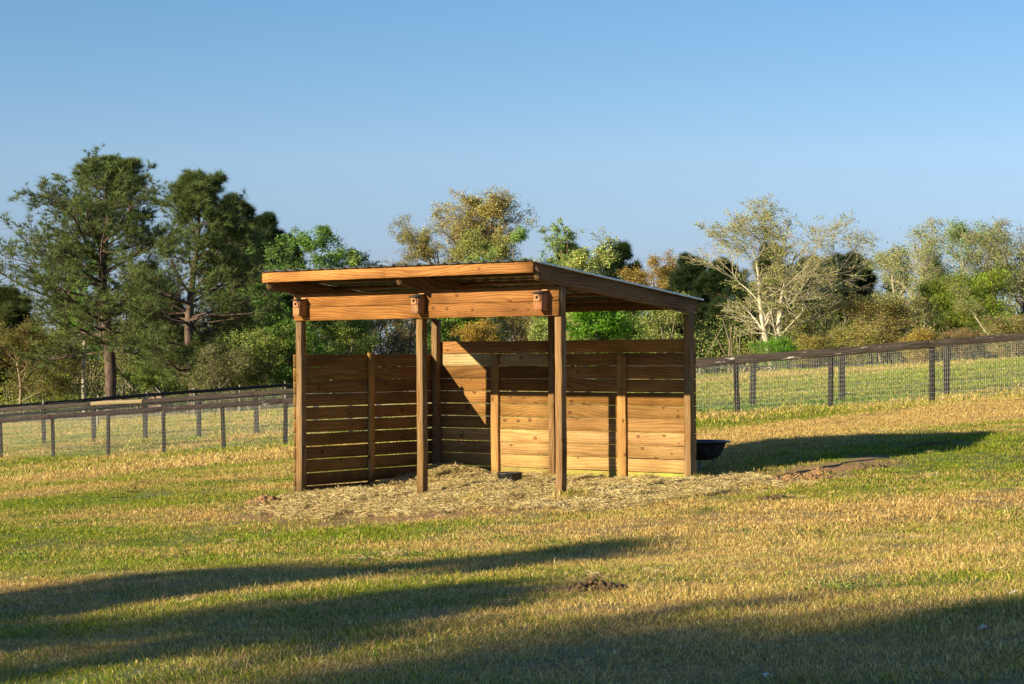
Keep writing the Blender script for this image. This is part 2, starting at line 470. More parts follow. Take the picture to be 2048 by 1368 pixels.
soil_a = soil_mask(GX, GY).ravel()

def dry_nodes(m):
    """0..1 dryness of the sward by world position, shared by soil and blades"""
    pos = m.add('ShaderNodeNewGeometry').outputs['Position']
    a = m.noise(m.mapping(pos, (.16, .30, 0), rot=(0, 0, R(-20))), 1.0, 3, .55)
    b = m.noise(m.mapping(pos, (1.1, 1.5, 0)), 1.0, 4, .6)
    c = m.noise(m.mapping(pos, (6, 6, 0)), 1.0, 2, .5)
    s = m.math('ADD', m.math('MULTIPLY', a, 1.25), m.math('MULTIPLY', b, .65))
    s = m.math('ADD', s, m.math('MULTIPLY', c, .25))
    # the lawn beyond the fences is greener than the grazed front
    sp = m.add('ShaderNodeSeparateXYZ'); m.link(pos, sp.inputs[0])
    far = m.mr(sp.outputs[1], 40, 60, 0, .02)
    s = m.math('SUBTRACT', s, far)
    # grazed-off and lusher stretches of this pasture
    for bx_, by_, rx_, ry_, am in ((6.5, 28.3, 3.6, 2.6, -.30), (7.5, 37.5, 6.5, 2.8, .26), (3.5, 22.3, 4.5, 2.4, .16), (-6.5, 31, 3.4, 2.2, -.24), (-9, 48, 7, 5, .20), (-2.4, 23.6, 2.4, 1.1, -.24), (9, 60, 16, 10, -.22), (-3, 18.5, 3.5, 1.2, .12)):
        mp = m.mapping(pos, (1 / rx_, 1 / ry_, 0), (-bx_ / rx_, -by_ / ry_, 0))
        ln = m.add('ShaderNodeVectorMath', operation='LENGTH'); m.link(mp, ln.inputs[0])
        s = m.math('ADD', s, m.mr(ln.outputs['Value'], .25, 1.25, am, 0))
    return m.mr(s, .90, 1.26, .05, .96), pos

gm = NT('pasture_ground')
dry, pos = dry_nodes(gm)
fn = gm.noise(gm.mapping(pos, (14, 14, 14)), 1.0, 4, .65)
green = gm.ramp(fn, [(.3, (.04, .055, .010)), (.7, (.16, .19, .03))])
straw = gm.ramp(fn, [(.3, (.12, .08, .028)), (.7, (.40, .28, .10))])
soilc = gm.ramp(fn, [(.3, (.11, .058, .022)), (.7, (.40, .24, .10))])
hayc = gm.ramp(fn, [(.3, (.14, .10, .045)), (.7, (.42, .32, .15))])
c = gm.mix(dry, green, straw)
c = gm.mix(gm.attr('soil').outputs[2], c, soilc)
hf = gm.math('MULTIPLY', gm.attr('hay').outputs[2], gm.mr(gm.noise(gm.mapping(pos, (1.5, 1.5, 0)), 1.0, 3), .38, .55, .35, 1))
c = gm.mix(hf, c, hayc)
gm.col(c); gm.rough(.95); gm.bump(fn, .8, .03)
ground = link('ground', np_mesh('ground', np.stack([GX.ravel(), GY.ravel(), GZ.ravel()], 1), [gq], gm.m, True,
              {'hay': ('POINT', 'FLOAT', hay_a), 'soil': ('POINT', 'FLOAT', soil_a)}))
tag(ground, kind='structure')

# lane beyond the far rails
rm = NT('lane_gravel')
rn = rm.noise(rm.add('ShaderNodeTexCoord').outputs['Object'], 3, 5, .7)
rm.col(rm.ramp(rn, [(.3, (.13, .13, .125)), (.7, (.24, .235, .22))])); rm.rough(.9)
rx = np.linspace(-60, 12, 60); ry0 = 113 + .0 * rx
rv = []
for w in (0, 4.6):
    yy = ry0 + w
    rv.append(np.stack([rx, yy, hgt(rx, yy) + .12], 1))
rv = np.stack(rv, 1).reshape(-1, 3)
k = np.arange(59)
tag(link('road', np_mesh('road', rv, [np.stack([2 * k, 2 * k + 2, 2 * k + 3, 2 * k + 1], 1)], rm.m)), kind='structure')
#PART2

# ================================================================== SHELTER
sh = empty('run_in_shelter', (OX, OY, 0), -YAW)
tag(sh, 'open fronted golden brown timber shelter with a corrugated roof, standing on straw', 'shelter')
ZT, PIT = 2.05, .19
def zroof(v): return 3.203 - .11 * (v + .613)
RD = .215
def post(u, v, zb, zt, tint=(1, 1, 1), label=None):
    w = Wood()
    w.board((u, v, zb), Z3, zt - zb, X, PW, Y, PW, tint, jit=.0022, ch=.005, seg=14)
    o = w.build('post', W_POST, sh)
    if label: o['label'] = label
    return o
post(0, 0, -.35, zroof(0) - RD - .002)
post(2.306, 0, -.3, zroof(.1) - .05, (1.05, 1, .95))
post(4.692, 0, -.2, zroof(0) - RD - .002, (1.02, .97, .9))
post(0, SD - PW, -.2, zroof(SD - PW) - RD - .012)
post(2.281, SD - PW, -.15, zroof(SD) - .05, (1.05, 1.0, .9))
post(4.692, SD - PW, -.1, zroof(SD) - RD - .002, (1.05, 1.02, .95))
# back wall
w = Wood()
for k_ in range(-1, 10):
    zt = ZT - k_ * PIT
    for (ua, ub) in ((-.036, 2.332), (2.336, 4.80)):
        gap = random.uniform(.006, .011) if k_ > 1 else random.uniform(.003, .008)
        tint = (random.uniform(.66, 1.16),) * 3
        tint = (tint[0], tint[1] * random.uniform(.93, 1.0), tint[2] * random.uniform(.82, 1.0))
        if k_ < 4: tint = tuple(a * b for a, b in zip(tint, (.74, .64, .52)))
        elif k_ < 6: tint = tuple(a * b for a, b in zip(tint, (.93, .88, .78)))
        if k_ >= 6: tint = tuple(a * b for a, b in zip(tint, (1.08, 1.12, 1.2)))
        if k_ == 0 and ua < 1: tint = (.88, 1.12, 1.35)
        al = 0.0
        if k_ == 9: al = (lambda x: .35) if ua < 1 else (lambda x: .45 + .3 * x)
        if k_ == 8 and ua > 1: al = .08
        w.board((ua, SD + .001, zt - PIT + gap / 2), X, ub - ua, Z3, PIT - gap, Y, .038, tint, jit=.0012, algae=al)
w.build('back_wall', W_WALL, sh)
# left wall
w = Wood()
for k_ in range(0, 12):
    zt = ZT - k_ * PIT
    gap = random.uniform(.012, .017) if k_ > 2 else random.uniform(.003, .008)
    t = random.uniform(.44, .66)  # random board tone, lowered to put the wall's shade into the colour
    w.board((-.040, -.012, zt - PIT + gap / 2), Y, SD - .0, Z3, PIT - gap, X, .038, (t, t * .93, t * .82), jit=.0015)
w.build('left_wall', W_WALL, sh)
# battens
for (p, ax, a, b) in (((1.126, SD - .042), X, .14, .0), ((3.486, SD - .042), X, .148, .0)):
    w = Wood(); w.board((p[0], p[1], .1), Z3, 1.945, X, a, Y, .040, (.92, .86, .78), seg=8); w.build('batten', W_WALL, sh)
w = Wood(); w.board((.002, 1.50, .12), Z3, 1.95, Y, .125, X, .040, (.9, .86, .8), seg=8); w.build('batten', W_WALL, sh)
# front beam: two courses, joint over the middle post
for (ua, ub) in ((.008, 2.372), (2.376, 4.785)):
    w = Wood()
    t = random.uniform(.93, 1.05)
    w.board((ua, -.041, 2.529), X, ub - ua, Z3, .188, Y, .038, (t, t * .97, t * .95), jit=.001)
    w.board((ua, -.041, 2.722), X, ub - ua, Z3, .186, Y, .038, (t * 1.02, t, t), jit=.001)
    w.build('front_beam', W_BEAM, sh)
# fascia in two lengths
for (ua, ub, t) in ((-.049, 2.30, 1.32), (2.303, 4.814, 1.22)):
    w = Wood()
    w.board((ua, -.613, 3.203 - .137), X, ub - ua, Z3, .137, Y, .038, (t, t, t * .97), jit=.0008)
    w.build('fascia', W_BEAM, sh)
# rafters
ph = math.atan(.11)
ra = (0, math.cos(ph), -math.sin(ph)); rw = (0, math.sin(ph), math.cos(ph))
v0 = -.574; L = (SD + .03 - v0) / math.cos(ph)
def rafter(u, name='rafter', mat=W_RAKE, tint=(1, 1, 1), label=None):
    w = Wood()
    zt = zroof(v0) - .003
    p = (u, v0 - RD * math.sin(ph), zt - RD * math.cos(ph))
    w.board(p, ra, L, rw, RD, X, .038, tint, jit=.0008, seg=12,
            cut=lambda f, pw, pt: max(0, (RD - .137) - pw) * 1.15 if f == 0 else 0)
    o = w.build(name, mat, sh)
    if label: o['label'] = label
rafter(-.048)
rafter(2.424)
rafter(4.7755, label='dark brown rafter forming the right edge of the roof')
# purlins under the sheet and rear header
for i, v in enumerate((-.52, .12, .78, 1.45, 2.12, 2.78)):
    for ua, ub in ((-.008, 2.422), (2.464, 4.774)):
        w = Wood()
        w.board((ua, v, zroof(v) - .048), X, ub - ua, (0, math.cos(ph), -math.sin(ph)), .088, Z3, .038, (.8, .72, .62), jit=.0008)
        w.build('purlin', W_RAKE, sh)
w = Wood()
w.board((-.04, SD + .045, 2.655), X, 4.85, Z3, .128, Y, .036, (.9, .85, .8)); w.build('rear_header', W_RAKE, sh)
# corrugated sheet
mm = NT('galvanised_sheet')
mn = mm.noise(mm.add('ShaderNodeTexCoord').outputs['Object'], 2.5, 5, .65)
mm.col(mm.ramp(mn, [(.3, (.13, .145, .15)), (.7, (.27, .295, .30))])); mm.b.inputs['Metallic'].default_value = .75
mm.rough(mm.mr(mn, .3, .7, .32, .55))
us = []
u0, u1 = -.085, 4.86
n = 22; pitch = (u1 - u0) / n
for i in range(n):
    b = u0 + i * pitch
    for du, dz in ((0, 0), (pitch * .36, 0), (pitch * .44, .024), (pitch * .56, .024), (pitch * .64, 0)):
        us.append((b + du, dz))
us.append((u1, 0))
us = np.array(us)
vs = np.array([-.672, 0.2, 1.0, 1.8, 2.6, SD + .16])
VV, UU = np.meshgrid(vs, us[:, 0], indexing='ij')
ZZ = zroof(VV) + .012 + us[:, 1][None] + .0012
top = np.stack([UU, VV, ZZ], -1)
bot = top.copy(); bot[..., 2] -= .0014
m_, n_ = UU.shape
vid = np.arange(m_ * n_).reshape(m_, n_); off = m_ * n_
qt = np.stack([vid[:-1, :-1], vid[:-1, 1:], vid[1:, 1:], vid[1:, :-1]], -1).reshape(-1, 4)
qb = qt[:, ::-1] + off
def rim(e): return np.stack([e[:-1], e[:-1] + off, e[1:] + off, e[1:]], -1)
edges = np.concatenate([rim(vid[0]), rim(vid[-1][::-1]), rim(vid[:, 0][::-1]), rim(vid[:, -1])])
link('roof_sheet', np_mesh('roof_sheet', np.concatenate([top.reshape(-1, 3), bot.reshape(-1, 3)]), [qt, qb, edges], mm.m), sh)

tm = NT('pale_edge_metal'); tm.b.inputs['Base Color'].default_value = (.62, .68, .72, 1); tm.b.inputs['Metallic'].default_value = .2; tm.rough(.35)
w = Wood()
w.board((4.862, -.655, zroof(-.655) - .006), ra, (SD + .81) / math.cos(ph), rw, .026, X, .004, jit=.0002, ch=.0008, seg=12)
w.build('roof_edge_trim', tm.m, sh)

def local_world(u, v, z):
    x, y = from_uv(u, v); return (x, y, z)

# ------------------------------------------------------------------ birdhouses
dk = NT('hole_shade_paint'); dk.col(dk.add('ShaderNodeRGB').outputs[0]); dk.n['RGB'].outputs[0].default_value = (.01, .007, .005, 1); dk.rough(.95)  # near-black colour standing in for the shade inside the entrance hole
rfm = NT('bird_roof_shingle')
rn = rfm.noise(rfm.add('ShaderNodeTexCoord').outputs['Object'], 60, 3, .6)
rfm.col(rfm.ramp(rn, [(.3, (.015, .015, .018)), (.7, (.05, .05, .055))])); rfm.rough(.8)
def birdhouse(u, label, tilt=.28, mount=True, tint=(1, 1, 1)):
    b = empty('birdhouse', local_world(u, -.042, 2.592), -YAW)
    tag(b, label, 'birdhouse', 'birdhouses fixed along the front beam')
    wd, dp = .128, .160
    zf, zb = .225, .225 + dp * tilt
    def cutf(f, pw, pt): return 0
    # side walls (sloped top) and back
    bm_v = []; bm_f = []
    w = Wood()
    w.board((0, -dp, 0), Z3, zf - .004, X, wd, Y, .016, tint, seg=4)          # front panel
    fp = w.build('front_panel', W_BIRD, b)
    w = Wood()
    for uu in (0, wd - .016):
        w.board((uu, -dp + .0165, 0), Z3, zf, Y, dp - .018, X, .016, tint, seg=3,
                cut=lambda f, pw, pt: (pw * tilt if f == 1 else 0))
    w.board((.0165, -dp + .0165, .012), Y, dp - .018, X, wd - .033, Z3, .014, tint, seg=2)
    w.build('side_walls', W_BIRD, b)
    # roof
    w = Wood()
    an = math.atan(tilt)
    w.board((-.006, -dp - .036, zf - .033 * tilt), (0, math.cos(an), math.sin(an)), (dp + .033) / math.cos(an), X, wd + .012, (0, -math.sin(an), math.cos(an)), .014, seg=2)
    w.build('roof', rfm.m, b)
    # entrance plate with a hole through it; black disc behind paints its shade
    s = .047; r = .021; cx, cz = wd * .5, zf - .055
    y0, y1 = -dp - .013, -dp - .0005
    v = []; f = []
    N = 16
    for y in (y0, y1):
        for i in range(N):
            a = 2 * math.pi * i / N + math.pi / 4
            c_, s_ = math.cos(a), math.sin(a); k = max(abs(c_), abs(s_))
            v.append((cx + c_ / k * s, y, cz + s_ / k * s))
        for i in range(N):
            a = 2 * math.pi * i / N + math.pi / 4
            v.append((cx + math.cos(a) * r, y, cz + math.sin(a) * r))
    for i in range(N):
        j = (i + 1) % N
        f.append((i, j, N + j, N + i))
        f.append((2 * N + j, 2 * N + i, 3 * N + i, 3 * N + j))
        f.append((j, i, 2 * N + i, 2 * N + j))
        f.append((N + i, N + j, 3 * N + j, 3 * N + i))
    wcs = [(p[2] * 1.0, p[0], p[1]) for p in v]
    me = np_mesh('entrance_plate', v, [np.array(f)], W_BIRD, False, {'wc': ('POINT', 'FLOAT_VECTOR', wcs), 'tint': ('POINT', 'FLOAT_COLOR', [(1.1, 1.05, 1, 1)] * len(v))})
    link('entrance_plate', me, fp)
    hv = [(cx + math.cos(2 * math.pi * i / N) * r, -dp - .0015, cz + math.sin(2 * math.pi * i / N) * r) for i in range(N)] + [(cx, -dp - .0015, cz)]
    link('hole_shade_disc', np_mesh('hole_shade_disc', hv, [np.array([(i, (i + 1) % N, N) for i in range(N)])], dk.m), fp)
    if mount:
        w = Wood(); w.board((.02, -.016, zb - .02), Z3, .048, X, wd - .03, Y, .014, (1.5, 1.5, 1.3), seg=2); w.build('mounting_board', W_BIRD, b)
birdhouse(.148, 'small wooden birdhouse with a nearly flat lid at the left end of the beam', .06, True, (1.15, 1.1, 1))
birdhouse(2.388, 'small wooden birdhouse with a tilted dark lid above the middle front post', .16, True, (1.0, 1.0, 1.0))
birdhouse(4.506, 'small wooden birdhouse with a reddish front beside the right front post', .16, True, (1.1, .92, .85))

# ------------------------------------------------------------------ tubs
pl = NT('black_plastic')
pn = pl.noise(pl.add('ShaderNodeTexCoord').outputs['Object'], 9, 4, .7)
pl.col(pl.ramp(pn, [(.35, (.014, .014, .016)), (.75, (.07, .066, .062))])); pl.rough(pl.mr(pn, .3, .7, .28, .55))
def ring_tube(parent, name, pts, r, mat, S=8):
    P = np.array(pts, float)[None]; V_, Q_ = tubes(P, np.full(P.shape[:2], r), S)
    return link(name, np_mesh(name, V_, [Q_], mat, True), parent)
gxp = gz(2.78, 30.5)
tb = empty('feed_trough', (2.78, 30.5, gxp))
tag(tb, 'black plastic feed trough with flared rim on bent metal legs behind the right rear post', 'feed trough')
zrim = .73 - gxp
revolve('tub', [(.0, zrim - .27), (.17, zrim - .268), (.24, zrim - .25), (.30, zrim - .20), (.345, zrim - .12), (.37, zrim - .06), (.382, zrim - .03), (.405, zrim - .02), (.43, zrim - .006), (.455, zrim - .004), (.46, zrim - .012), (.458, zrim + .004), (.43, zrim + .012), (.40, zrim), (.365, zrim - .03), (.335, zrim - .10), (.28, zrim - .19), (.21, zrim - .235), (0, zrim - .25)], pl.m, tb, 40)
tbm = NT('grey_tube_metal'); tbm.b.inputs['Base Color'].default_value = (.16, .16, .16, 1); tbm.b.inputs['Metallic'].default_value = .7; tbm.rough(.5)
for a in (-35, 85, 205):
    a = R(a); c_, s_ = math.cos(a), math.sin(a)
    pts = []
    for r_, z_ in ((.20, zrim - .25), (.25, zrim - .31), (.265, zrim - .36), (.255, zrim - .40), (.22, .02), (.12, .012), (.04, .012)):
        pts.append((r_ * c_, r_ * s_, z_))
    ring_tube(tb, 'leg', pts, .011, tbm.m)
px_, py_ = from_uv(2.32, 2.0)
pan = empty('feed_pan', (px_, py_, gz(px_, py_) + .06))
tag(pan, 'shallow black rubber feed pan resting on the straw by the back wall', 'feed pan')
revolve('bowl', [(0, 0), (.14, 0), (.165, .008), (.178, .08), (.190, .088), (.192, .098), (.182, .102), (.168, .092), (.155, .02), (0, .015)], pl.m, pan, 36)
# straw and grain left in the pan
fd = NT('feed_grain'); fn_ = fd.noise(fd.add('ShaderNodeTexCoord').outputs['Object'], 70, 3, .7)
fd.col(fd.ramp(fn_, [(.35, (.05, .035, .02)), (.7, (.20, .14, .07))])); fd.rough(.9)
revolve('feed', [(0, .032), (.06, .030), (.12, .022), (.158, .0195)], fd.m, pan, 24, .002)

# ================================================================== FENCES
def rail_mat(name, d, l, fleck):
    m = NT(name)
    wc = m.attr('wc').outputs[1]
    n1 = m.noise(m.mapping(wc, (2.2, 30, 30)), 1.0, 5, .7)
    n2 = m.noise(m.mapping(wc, (1.4, 12, 12), (5, 5, 5)), 1.0, 5, .7)
    c = m.ramp(n1, [(.3, d), (.7, l)])
    # bare, sun-bleached splinters along the upper arris
    c = m.mix(m.mr(n2, fleck, fleck + .05, 0, .8), c, (.46, .43, .40))
    c = m.mix(1.0, c, m.attr('tint').outputs[0], 'MULTIPLY')
    m.col(c); m.rough(.85); m.b.inputs['Specular IOR Level'].default_value = .12; m.bump(n1, .5, .006)
    return m.m
RAIL_N = rail_mat('near_rail_paint', (.012, .010, .010), (.062, .049, .044), .61)
RAIL_S = rail_mat('second_rail_paint', (.018, .015, .013), (.075, .062, .053), .68)
RAIL_T = rail_mat('far_rail_paint', (.018, .018, .02), (.055, .052, .052), .8)
POSTB = rail_mat('creosoted_post', (.008, .007, .007), (.040, .033, .030), .74)
LIGHTP = rail_mat('grey_post', (.14, .125, .10), (.30, .27, .21), .75)
LOG = rail_mat('peeled_log', (.15, .11, .06), (.36, .28, .17), .75)
wm = NT('galvanised_wire'); wm.b.inputs['Base Color'].default_value = (.62, .64, .60, 1); wm.b.inputs['Metallic'].default_value = 0; wm.rough(.5)

def round_post(parent, x, y, zb, zt, r, mat, lean=(0, 0)):
    P = np.array([[(x, y, zb - .3), (x, y, zb), (x + lean[0] * .5, y + lean[1] * .5, (zb + zt) / 2), (x + lean[0], y + lean[1], zt - .01), (x + lean[0], y + lean[1], zt), (x + lean[0], y + lean[1], zt + .003)]])
    rr = np.array([[r * 1.04, r * 1.02, r, r * .97, r * .90, r * .02]])
    V_, Q_ = tubes(P, rr, 12)
    V_ += rng.normal(0, r * .03, V_.shape)
    wcs = np.stack([V_[:, 2] * 1.0 + x * 7, (V_[:, 0] - x) + x, V_[:, 1] - y + y * 3], 1)
    return link('post', np_mesh('post', V_, [Q_], mat, False, {'wc': ('POINT', 'FLOAT_VECTOR', wcs), 'tint': ('POINT', 'FLOAT_COLOR', [(random.uniform(.8, 1.2),) * 3 + (1,)] * len(V_))}), parent)

def fence(name, label, pts, rails, rail_h, rail_t, post_r, rmat, pmat, over, mesh=True, wr=.0022, step=.05, log_at=None, post_top=0.0, span=2, group=None, cell=.10):
    ox, oy, oz = pts[len(pts) // 2][:3]
    f = empty(name, (ox, oy, oz))
    tag(f, label, 'fence')
    P = [(a - ox, b - oy, c - oz, d - oz) for a, b, c, d in pts]
    d = np.array([P[-1][0] - P[0][0], P[-1][1] - P[0][1]]); d /= np.linalg.norm(d)
    nrm = np.array([d[1], -d[0]])
    if nrm[1] > 0: nrm = -nrm                      # towards the camera side
    for i, (a, b, c, e) in enumerate(P):
        round_post(f, a, b, c, e + post_top + (random.uniform(-.01, .012)), post_r * random.uniform(.95, 1.05), pmat, (random.gauss(0, .020), random.gauss(0, .015)))
    for drop in rails:
        i = 0
        while i < len(P) - 1:
            j = min(i + span, len(P) - 1)
            if log_at is not None and i <= log_at < j and span > 1:
                j = i + 1 if i == log_at else log_at
            a = np.array(P[i]); b = np.array(P[j])
            offn = nrm * (post_r + .002)
            p0 = np.array([a[0] + offn[0], a[1] + offn[1], a[3] - drop + random.uniform(-.008, .008)]); p1 = np.array([b[0] + offn[0], b[1] + offn[1], b[3] - drop + random.uniform(-.008, .008)])
            ax = p1 - p0; Ln = np.linalg.norm(ax); ax /= Ln
            if log_at is not None and i == log_at:
                pp = np.array([[p0 + (p1 - p0) * t - np.array([0, 0, rail_h / 2]) + np.array([0, 0, .01 * math.sin(t * 5)]) for t in np.linspace(0, 1, 7)]])
                V_, Q_ = tubes(pp, np.full((1, 7), .075), 12)
                wcs = np.stack([V_ @ ax, V_[:, 2], V_[:, 1]], 1)
                o = link('log_rail', np_mesh('log_rail', V_, [Q_], LOG, False, {'wc': ('POINT', 'FLOAT_VECTOR', wcs), 'tint': ('POINT', 'FLOAT_COLOR', [(1, 1, 1, 1)] * len(V_))}), f)
                o['label'] = 'round peeled log replacing one board of the fence'
            else:
                w = Wood()
                up = np.cross(np.array([nrm[0], nrm[1], 0]), ax); up = up if up[2] > 0 else -up
                w.board(p0 - up * rail_h + ax * .004, ax, Ln - .008, up, rail_h, np.array([nrm[0], nrm[1], 0]), rail_t, jit=.004, ch=.006, seg=max(4, int(Ln / .5)))
                w.build('rail', rmat, f)
            i = j
    if mesh:
        A = np.array(P)
        seglen = np.hypot(np.diff(A[:, 0]), np.diff(A[:, 1])); cum = np.concatenate([[0], np.cumsum(seglen)])
        s = np.arange(0, cum[-1], step)
        xs = np.interp(s, cum, A[:, 0]) + nrm[0] * (post_r + .001); ys = np.interp(s, cum, A[:, 1]) + nrm[1] * (post_r + .001)
        zt = np.interp(s, cum, A[:, 3]) - rail_h * .6; zb = np.interp(s, cum, A[:, 2]) + .04
        jit_ = rng.normal(0, .004, len(s))
        VP = np.stack([np.stack([xs, ys, zb], 1), np.stack([xs + jit_, ys + jit_, zt], 1)], 1)
        V1, Q1 = tubes(VP, np.full(VP.shape[:2], wr), 3)
        hs = np.arange(0, 1, cell / 1.2)
        k_ = max(2, len(s) // 6)
        sh_ = np.linspace(0, cum[-1], k_)
        HP = []
        for h_ in hs:
            zz = np.interp(sh_, s, zb + (zt - zb) * h_) + rng.normal(0, .004, k_)
            HP.append(np.stack([np.interp(sh_, s, xs), np.interp(sh_, s, ys), zz], 1))
        HP = np.array(HP)
        V2, Q2 = tubes(HP, np.full(HP.shape[:2], wr), 3)
        link('wire_mesh', np_mesh('wire_mesh', np.concatenate([V1, V2]), [Q1, Q2 + len(V1)], wm.m), f)
    return f
fence('rail_fence', 'nearest fence, dark posts with one wide weathered board and wire mesh, passing behind the shelter', NEAR, (0.0,), .145, .04, .062, RAIL_N, POSTB, 0, wr=.0011, post_top=-.03)
fence('rail_fence', 'second fence, thick black posts with a peeled log replacing one board', SECOND, (0.0,), .14, .04, .085, RAIL_S, POSTB, 0, wr=.0009, log_at=2, post_top=.03)
fence('rail_fence', 'third fence on the left, black boards on pale grey posts beyond the mown strip', THIRD, (.03, .42), .16, .03, .055, RAIL_T, LIGHTP, 0, mesh=True, wr=.0012, step=.08, post_top=.06)
fence('rail_fence', 'farthest low fence on the right with thin dark rails before the brown brush', FAR, (0.0, .38), .07, .03, .05, RAIL_T, LIGHTP, 0, mesh=False, post_top=.02)

# ================================================================== SMALL THINGS
br = NT('brick'); bt = br.add('ShaderNodeTexBrick', inp={'Color1': (.42, .17, .10, 1), 'Color2': (.32, .12, .08, 1), 'Mortar': (.3, .2, .15, 1), 'Scale': 5.0, 'Mortar Size': .01})
br.link(br.add('ShaderNodeTexCoord').outputs['Object'], bt.inputs[0]); br.col(bt.outputs[0]); br.rough(.9)
trm = NT('white_trim'); trm.b.inputs['Base Color'].default_value = (.78, .77, .74, 1); trm.rough(.6)
shg = NT('dark_shingles'); sn = shg.noise(shg.add('ShaderNodeTexCoord').outputs['Object'], 14, 4, .6); shg.col(shg.ramp(sn, [(.3, (.03, .03, .032)), (.7, (.085, .08, .078))])); shg.rough(.9)
bx = at(309, 800, 128)
hb = empty('brick_outbuilding', (bx[0], bx[1], gz(bx[0], bx[1])), R(-12))
tag(hb, 'small brick outbuilding with white trimmed gable and dark roof behind the left fences', 'outbuilding')
hw, hl = .42, 2.0
apex = at(309, 772, 128)[2] - gz(bx[0], bx[1]); ev = apex - .42
V_ = [(-hw, 0, -.3), (hw, 0, -.3), (hw, 0, ev), (0, 0, apex), (-hw, 0, ev), (-hw, hl, -.3), (hw, hl, -.3), (hw, hl, ev), (0, hl, apex), (-hw, hl, ev)]
me = bpy.data.meshes.new('wall'); me.from_pydata(V_, [], [(0, 1, 2, 3, 4), (9, 8, 7, 6, 5), (1, 6, 7, 2), (5, 0, 4, 9), (0, 5, 6, 1)]); me.materials.append(br.m); link('wall', me, hb)
rv = []; rf_ = []
for sx in (-1, 1):
    n0 = len(rv); o_ = .1
    for y in (-.12, hl + .1):
        for (xx, zz) in ((0.0 , apex + .03), (sx * (hw + o_), ev - .07), (sx * (hw + o_), ev - .03), (0.0, apex + .08)): rv.append((xx, y, zz))
    for q in ((0, 1, 2, 3), (7, 6, 5, 4), (0, 4, 5, 1), (1, 5, 6, 2), (2, 6, 7, 3)): rf_.append(tuple(n0 + i for i in q))
me = bpy.data.meshes.new('roof'); me.from_pydata(rv, [], rf_); me.materials.append(shg.m); link('roof', me, hb)
w = Wood()
for sx in (-1, 1):
    a = np.array([sx * (hw + .1), -.16, ev - .09]); b = np.array([0, -.16, apex + .02]); ax = b - a; Ln = np.linalg.norm(ax); ax /= Ln
    up = np.array([-ax[2] * sx, 0, abs(ax[0])]); up = np.array([0, 0, 1.0])
    w.board(a, ax, Ln, up, .05, (0, 1, 0), .035)
w.build('gable_trim', trm.m, hb)

def pile(name, px, py, sx, sy, h, mat, label, cat, n=160, group=None, lump=.03):
    x, y, z = on_ground(px, py)
    g = empty(name, (x, y, z))
    # many small clods in one heap: one body
    V_ = []; F_ = []; nv = 0
    ico = [(0, 0, 1), (.9, 0, .3), (.28, .85, .3), (-.72, .53, .3), (-.72, -.53, .3), (.28, -.85, .3), (0, 0, -.6)]
    fi = [(0, 1, 2), (0, 2, 3), (0, 3, 4), (0, 4, 5), (0, 5, 1), (6, 2, 1), (6, 3, 2), (6, 4, 3), (6, 5, 4), (6, 1, 5)]
    for i in range(n):
        r = random.random() ** .6; a = random.uniform(0, 2 * math.pi)
        cx, cy = r * sx * math.cos(a), r * sy * math.sin(a)
        cz = gz(x + cx, y + cy) - z + h * (1 - r ** 1.5) * random.uniform(.2, 1)
        s = lump * random.uniform(.8, 1.5); ro = random.uniform(0, 6)
        for p in ico:
            q = (p[0] * math.cos(ro) - p[1] * math.sin(ro), p[0] * math.sin(ro) + p[1] * math.cos(ro), p[2] * random.uniform(.6, 1.1))
            V_.append((cx + q[0] * s * random.uniform(.7, 1.3), cy + q[1] * s * random.uniform(.7, 1.3), cz + q[2] * s))
        F_ += [tuple(nv + j for j in t) for t in fi]; nv += len(ico)
    me = np_mesh(name, V_, [np.array(F_)], mat)
    COL.objects.unlink(g); bpy.data.objects.remove(g)
    o = link(name, me); o.location = (x, y, z)
    tag(o, label, cat, group)
    return o
man = NT('dung'); mn_ = man.noise(man.add('ShaderNodeTexCoord').outputs['Object'], 30, 4, .7); man.col(man.ramp(mn_, [(.3, (.05, .032, .014)), (.7, (.20, .13, .05))])); man.rough(.95)
clay = NT('red_clay'); mn_ = clay.noise(clay.add('ShaderNodeTexCoord').outputs['Object'], 25, 4, .7); clay.col(clay.ramp(mn_, [(.3, (.15, .075, .03)), (.7, (.40, .24, .11))])); clay.rough(.95)
sandm = NT('orange_sand'); mn_ = sandm.noise(sandm.add('ShaderNodeTexCoord').outputs['Object'], 30, 4, .7); sandm.col(sandm.ramp(mn_, [(.3, (.35, .20, .09)), (.7, (.6, .38, .2))])); sandm.rough(.95)
pile('manure_pile', 1183, 1180, .26, .16, .07, man.m, 'old brown manure pile in the lit grass in front of the shelter', 'manure', 220)
pile('manure_pile', 1855, 891, .34, .18, .035, man.m, 'flat dark manure patch just below the shelter shadow on the right slope', 'manure', 240, lump=.024)
pile('manure_pile', 1552, 1001, .24, .13, .05, man.m, 'olive brown manure lump at the right edge of the straw', 'manure', 200)
pile('manure_pile', 79, 927, .28, .2, .06, man.m, 'dark clod in the grass before the leftmost near fence posts', 'manure', 90)
pile('manure_pile', 1745, 938, .20, .10, .035, man.m, 'small brown manure patch on the right slope above the bare track', 'manure', 90)
pile('dirt_clods', 527, 1007, .24, .18, .10, clay.m, 'heap of reddish brown clods left of the left front post', 'dirt', 200, lump=.04)
pile('dirt_clods', 1590, 960, .55, .22, .07, clay.m, 'churned row of red clods where the straw meets the right slope', 'dirt', 330, lump=.03)
pile('dirt_clods', 1640, 948, .20, .14, .06, clay.m, 'clods of earth beside the shadowed rut on the right', 'dirt', 110, lump=.035)
pile('sand_mound', 316, 910, .28, .25, .07, sandm.m, 'little orange sand mound at the foot of a near fence post', 'sand mound', 160, lump=.04)
wh = NT('white_fluff'); wh.b.inputs['Base Color'].default_value = (.7, .7, .75, 1); wh.rough(.9)
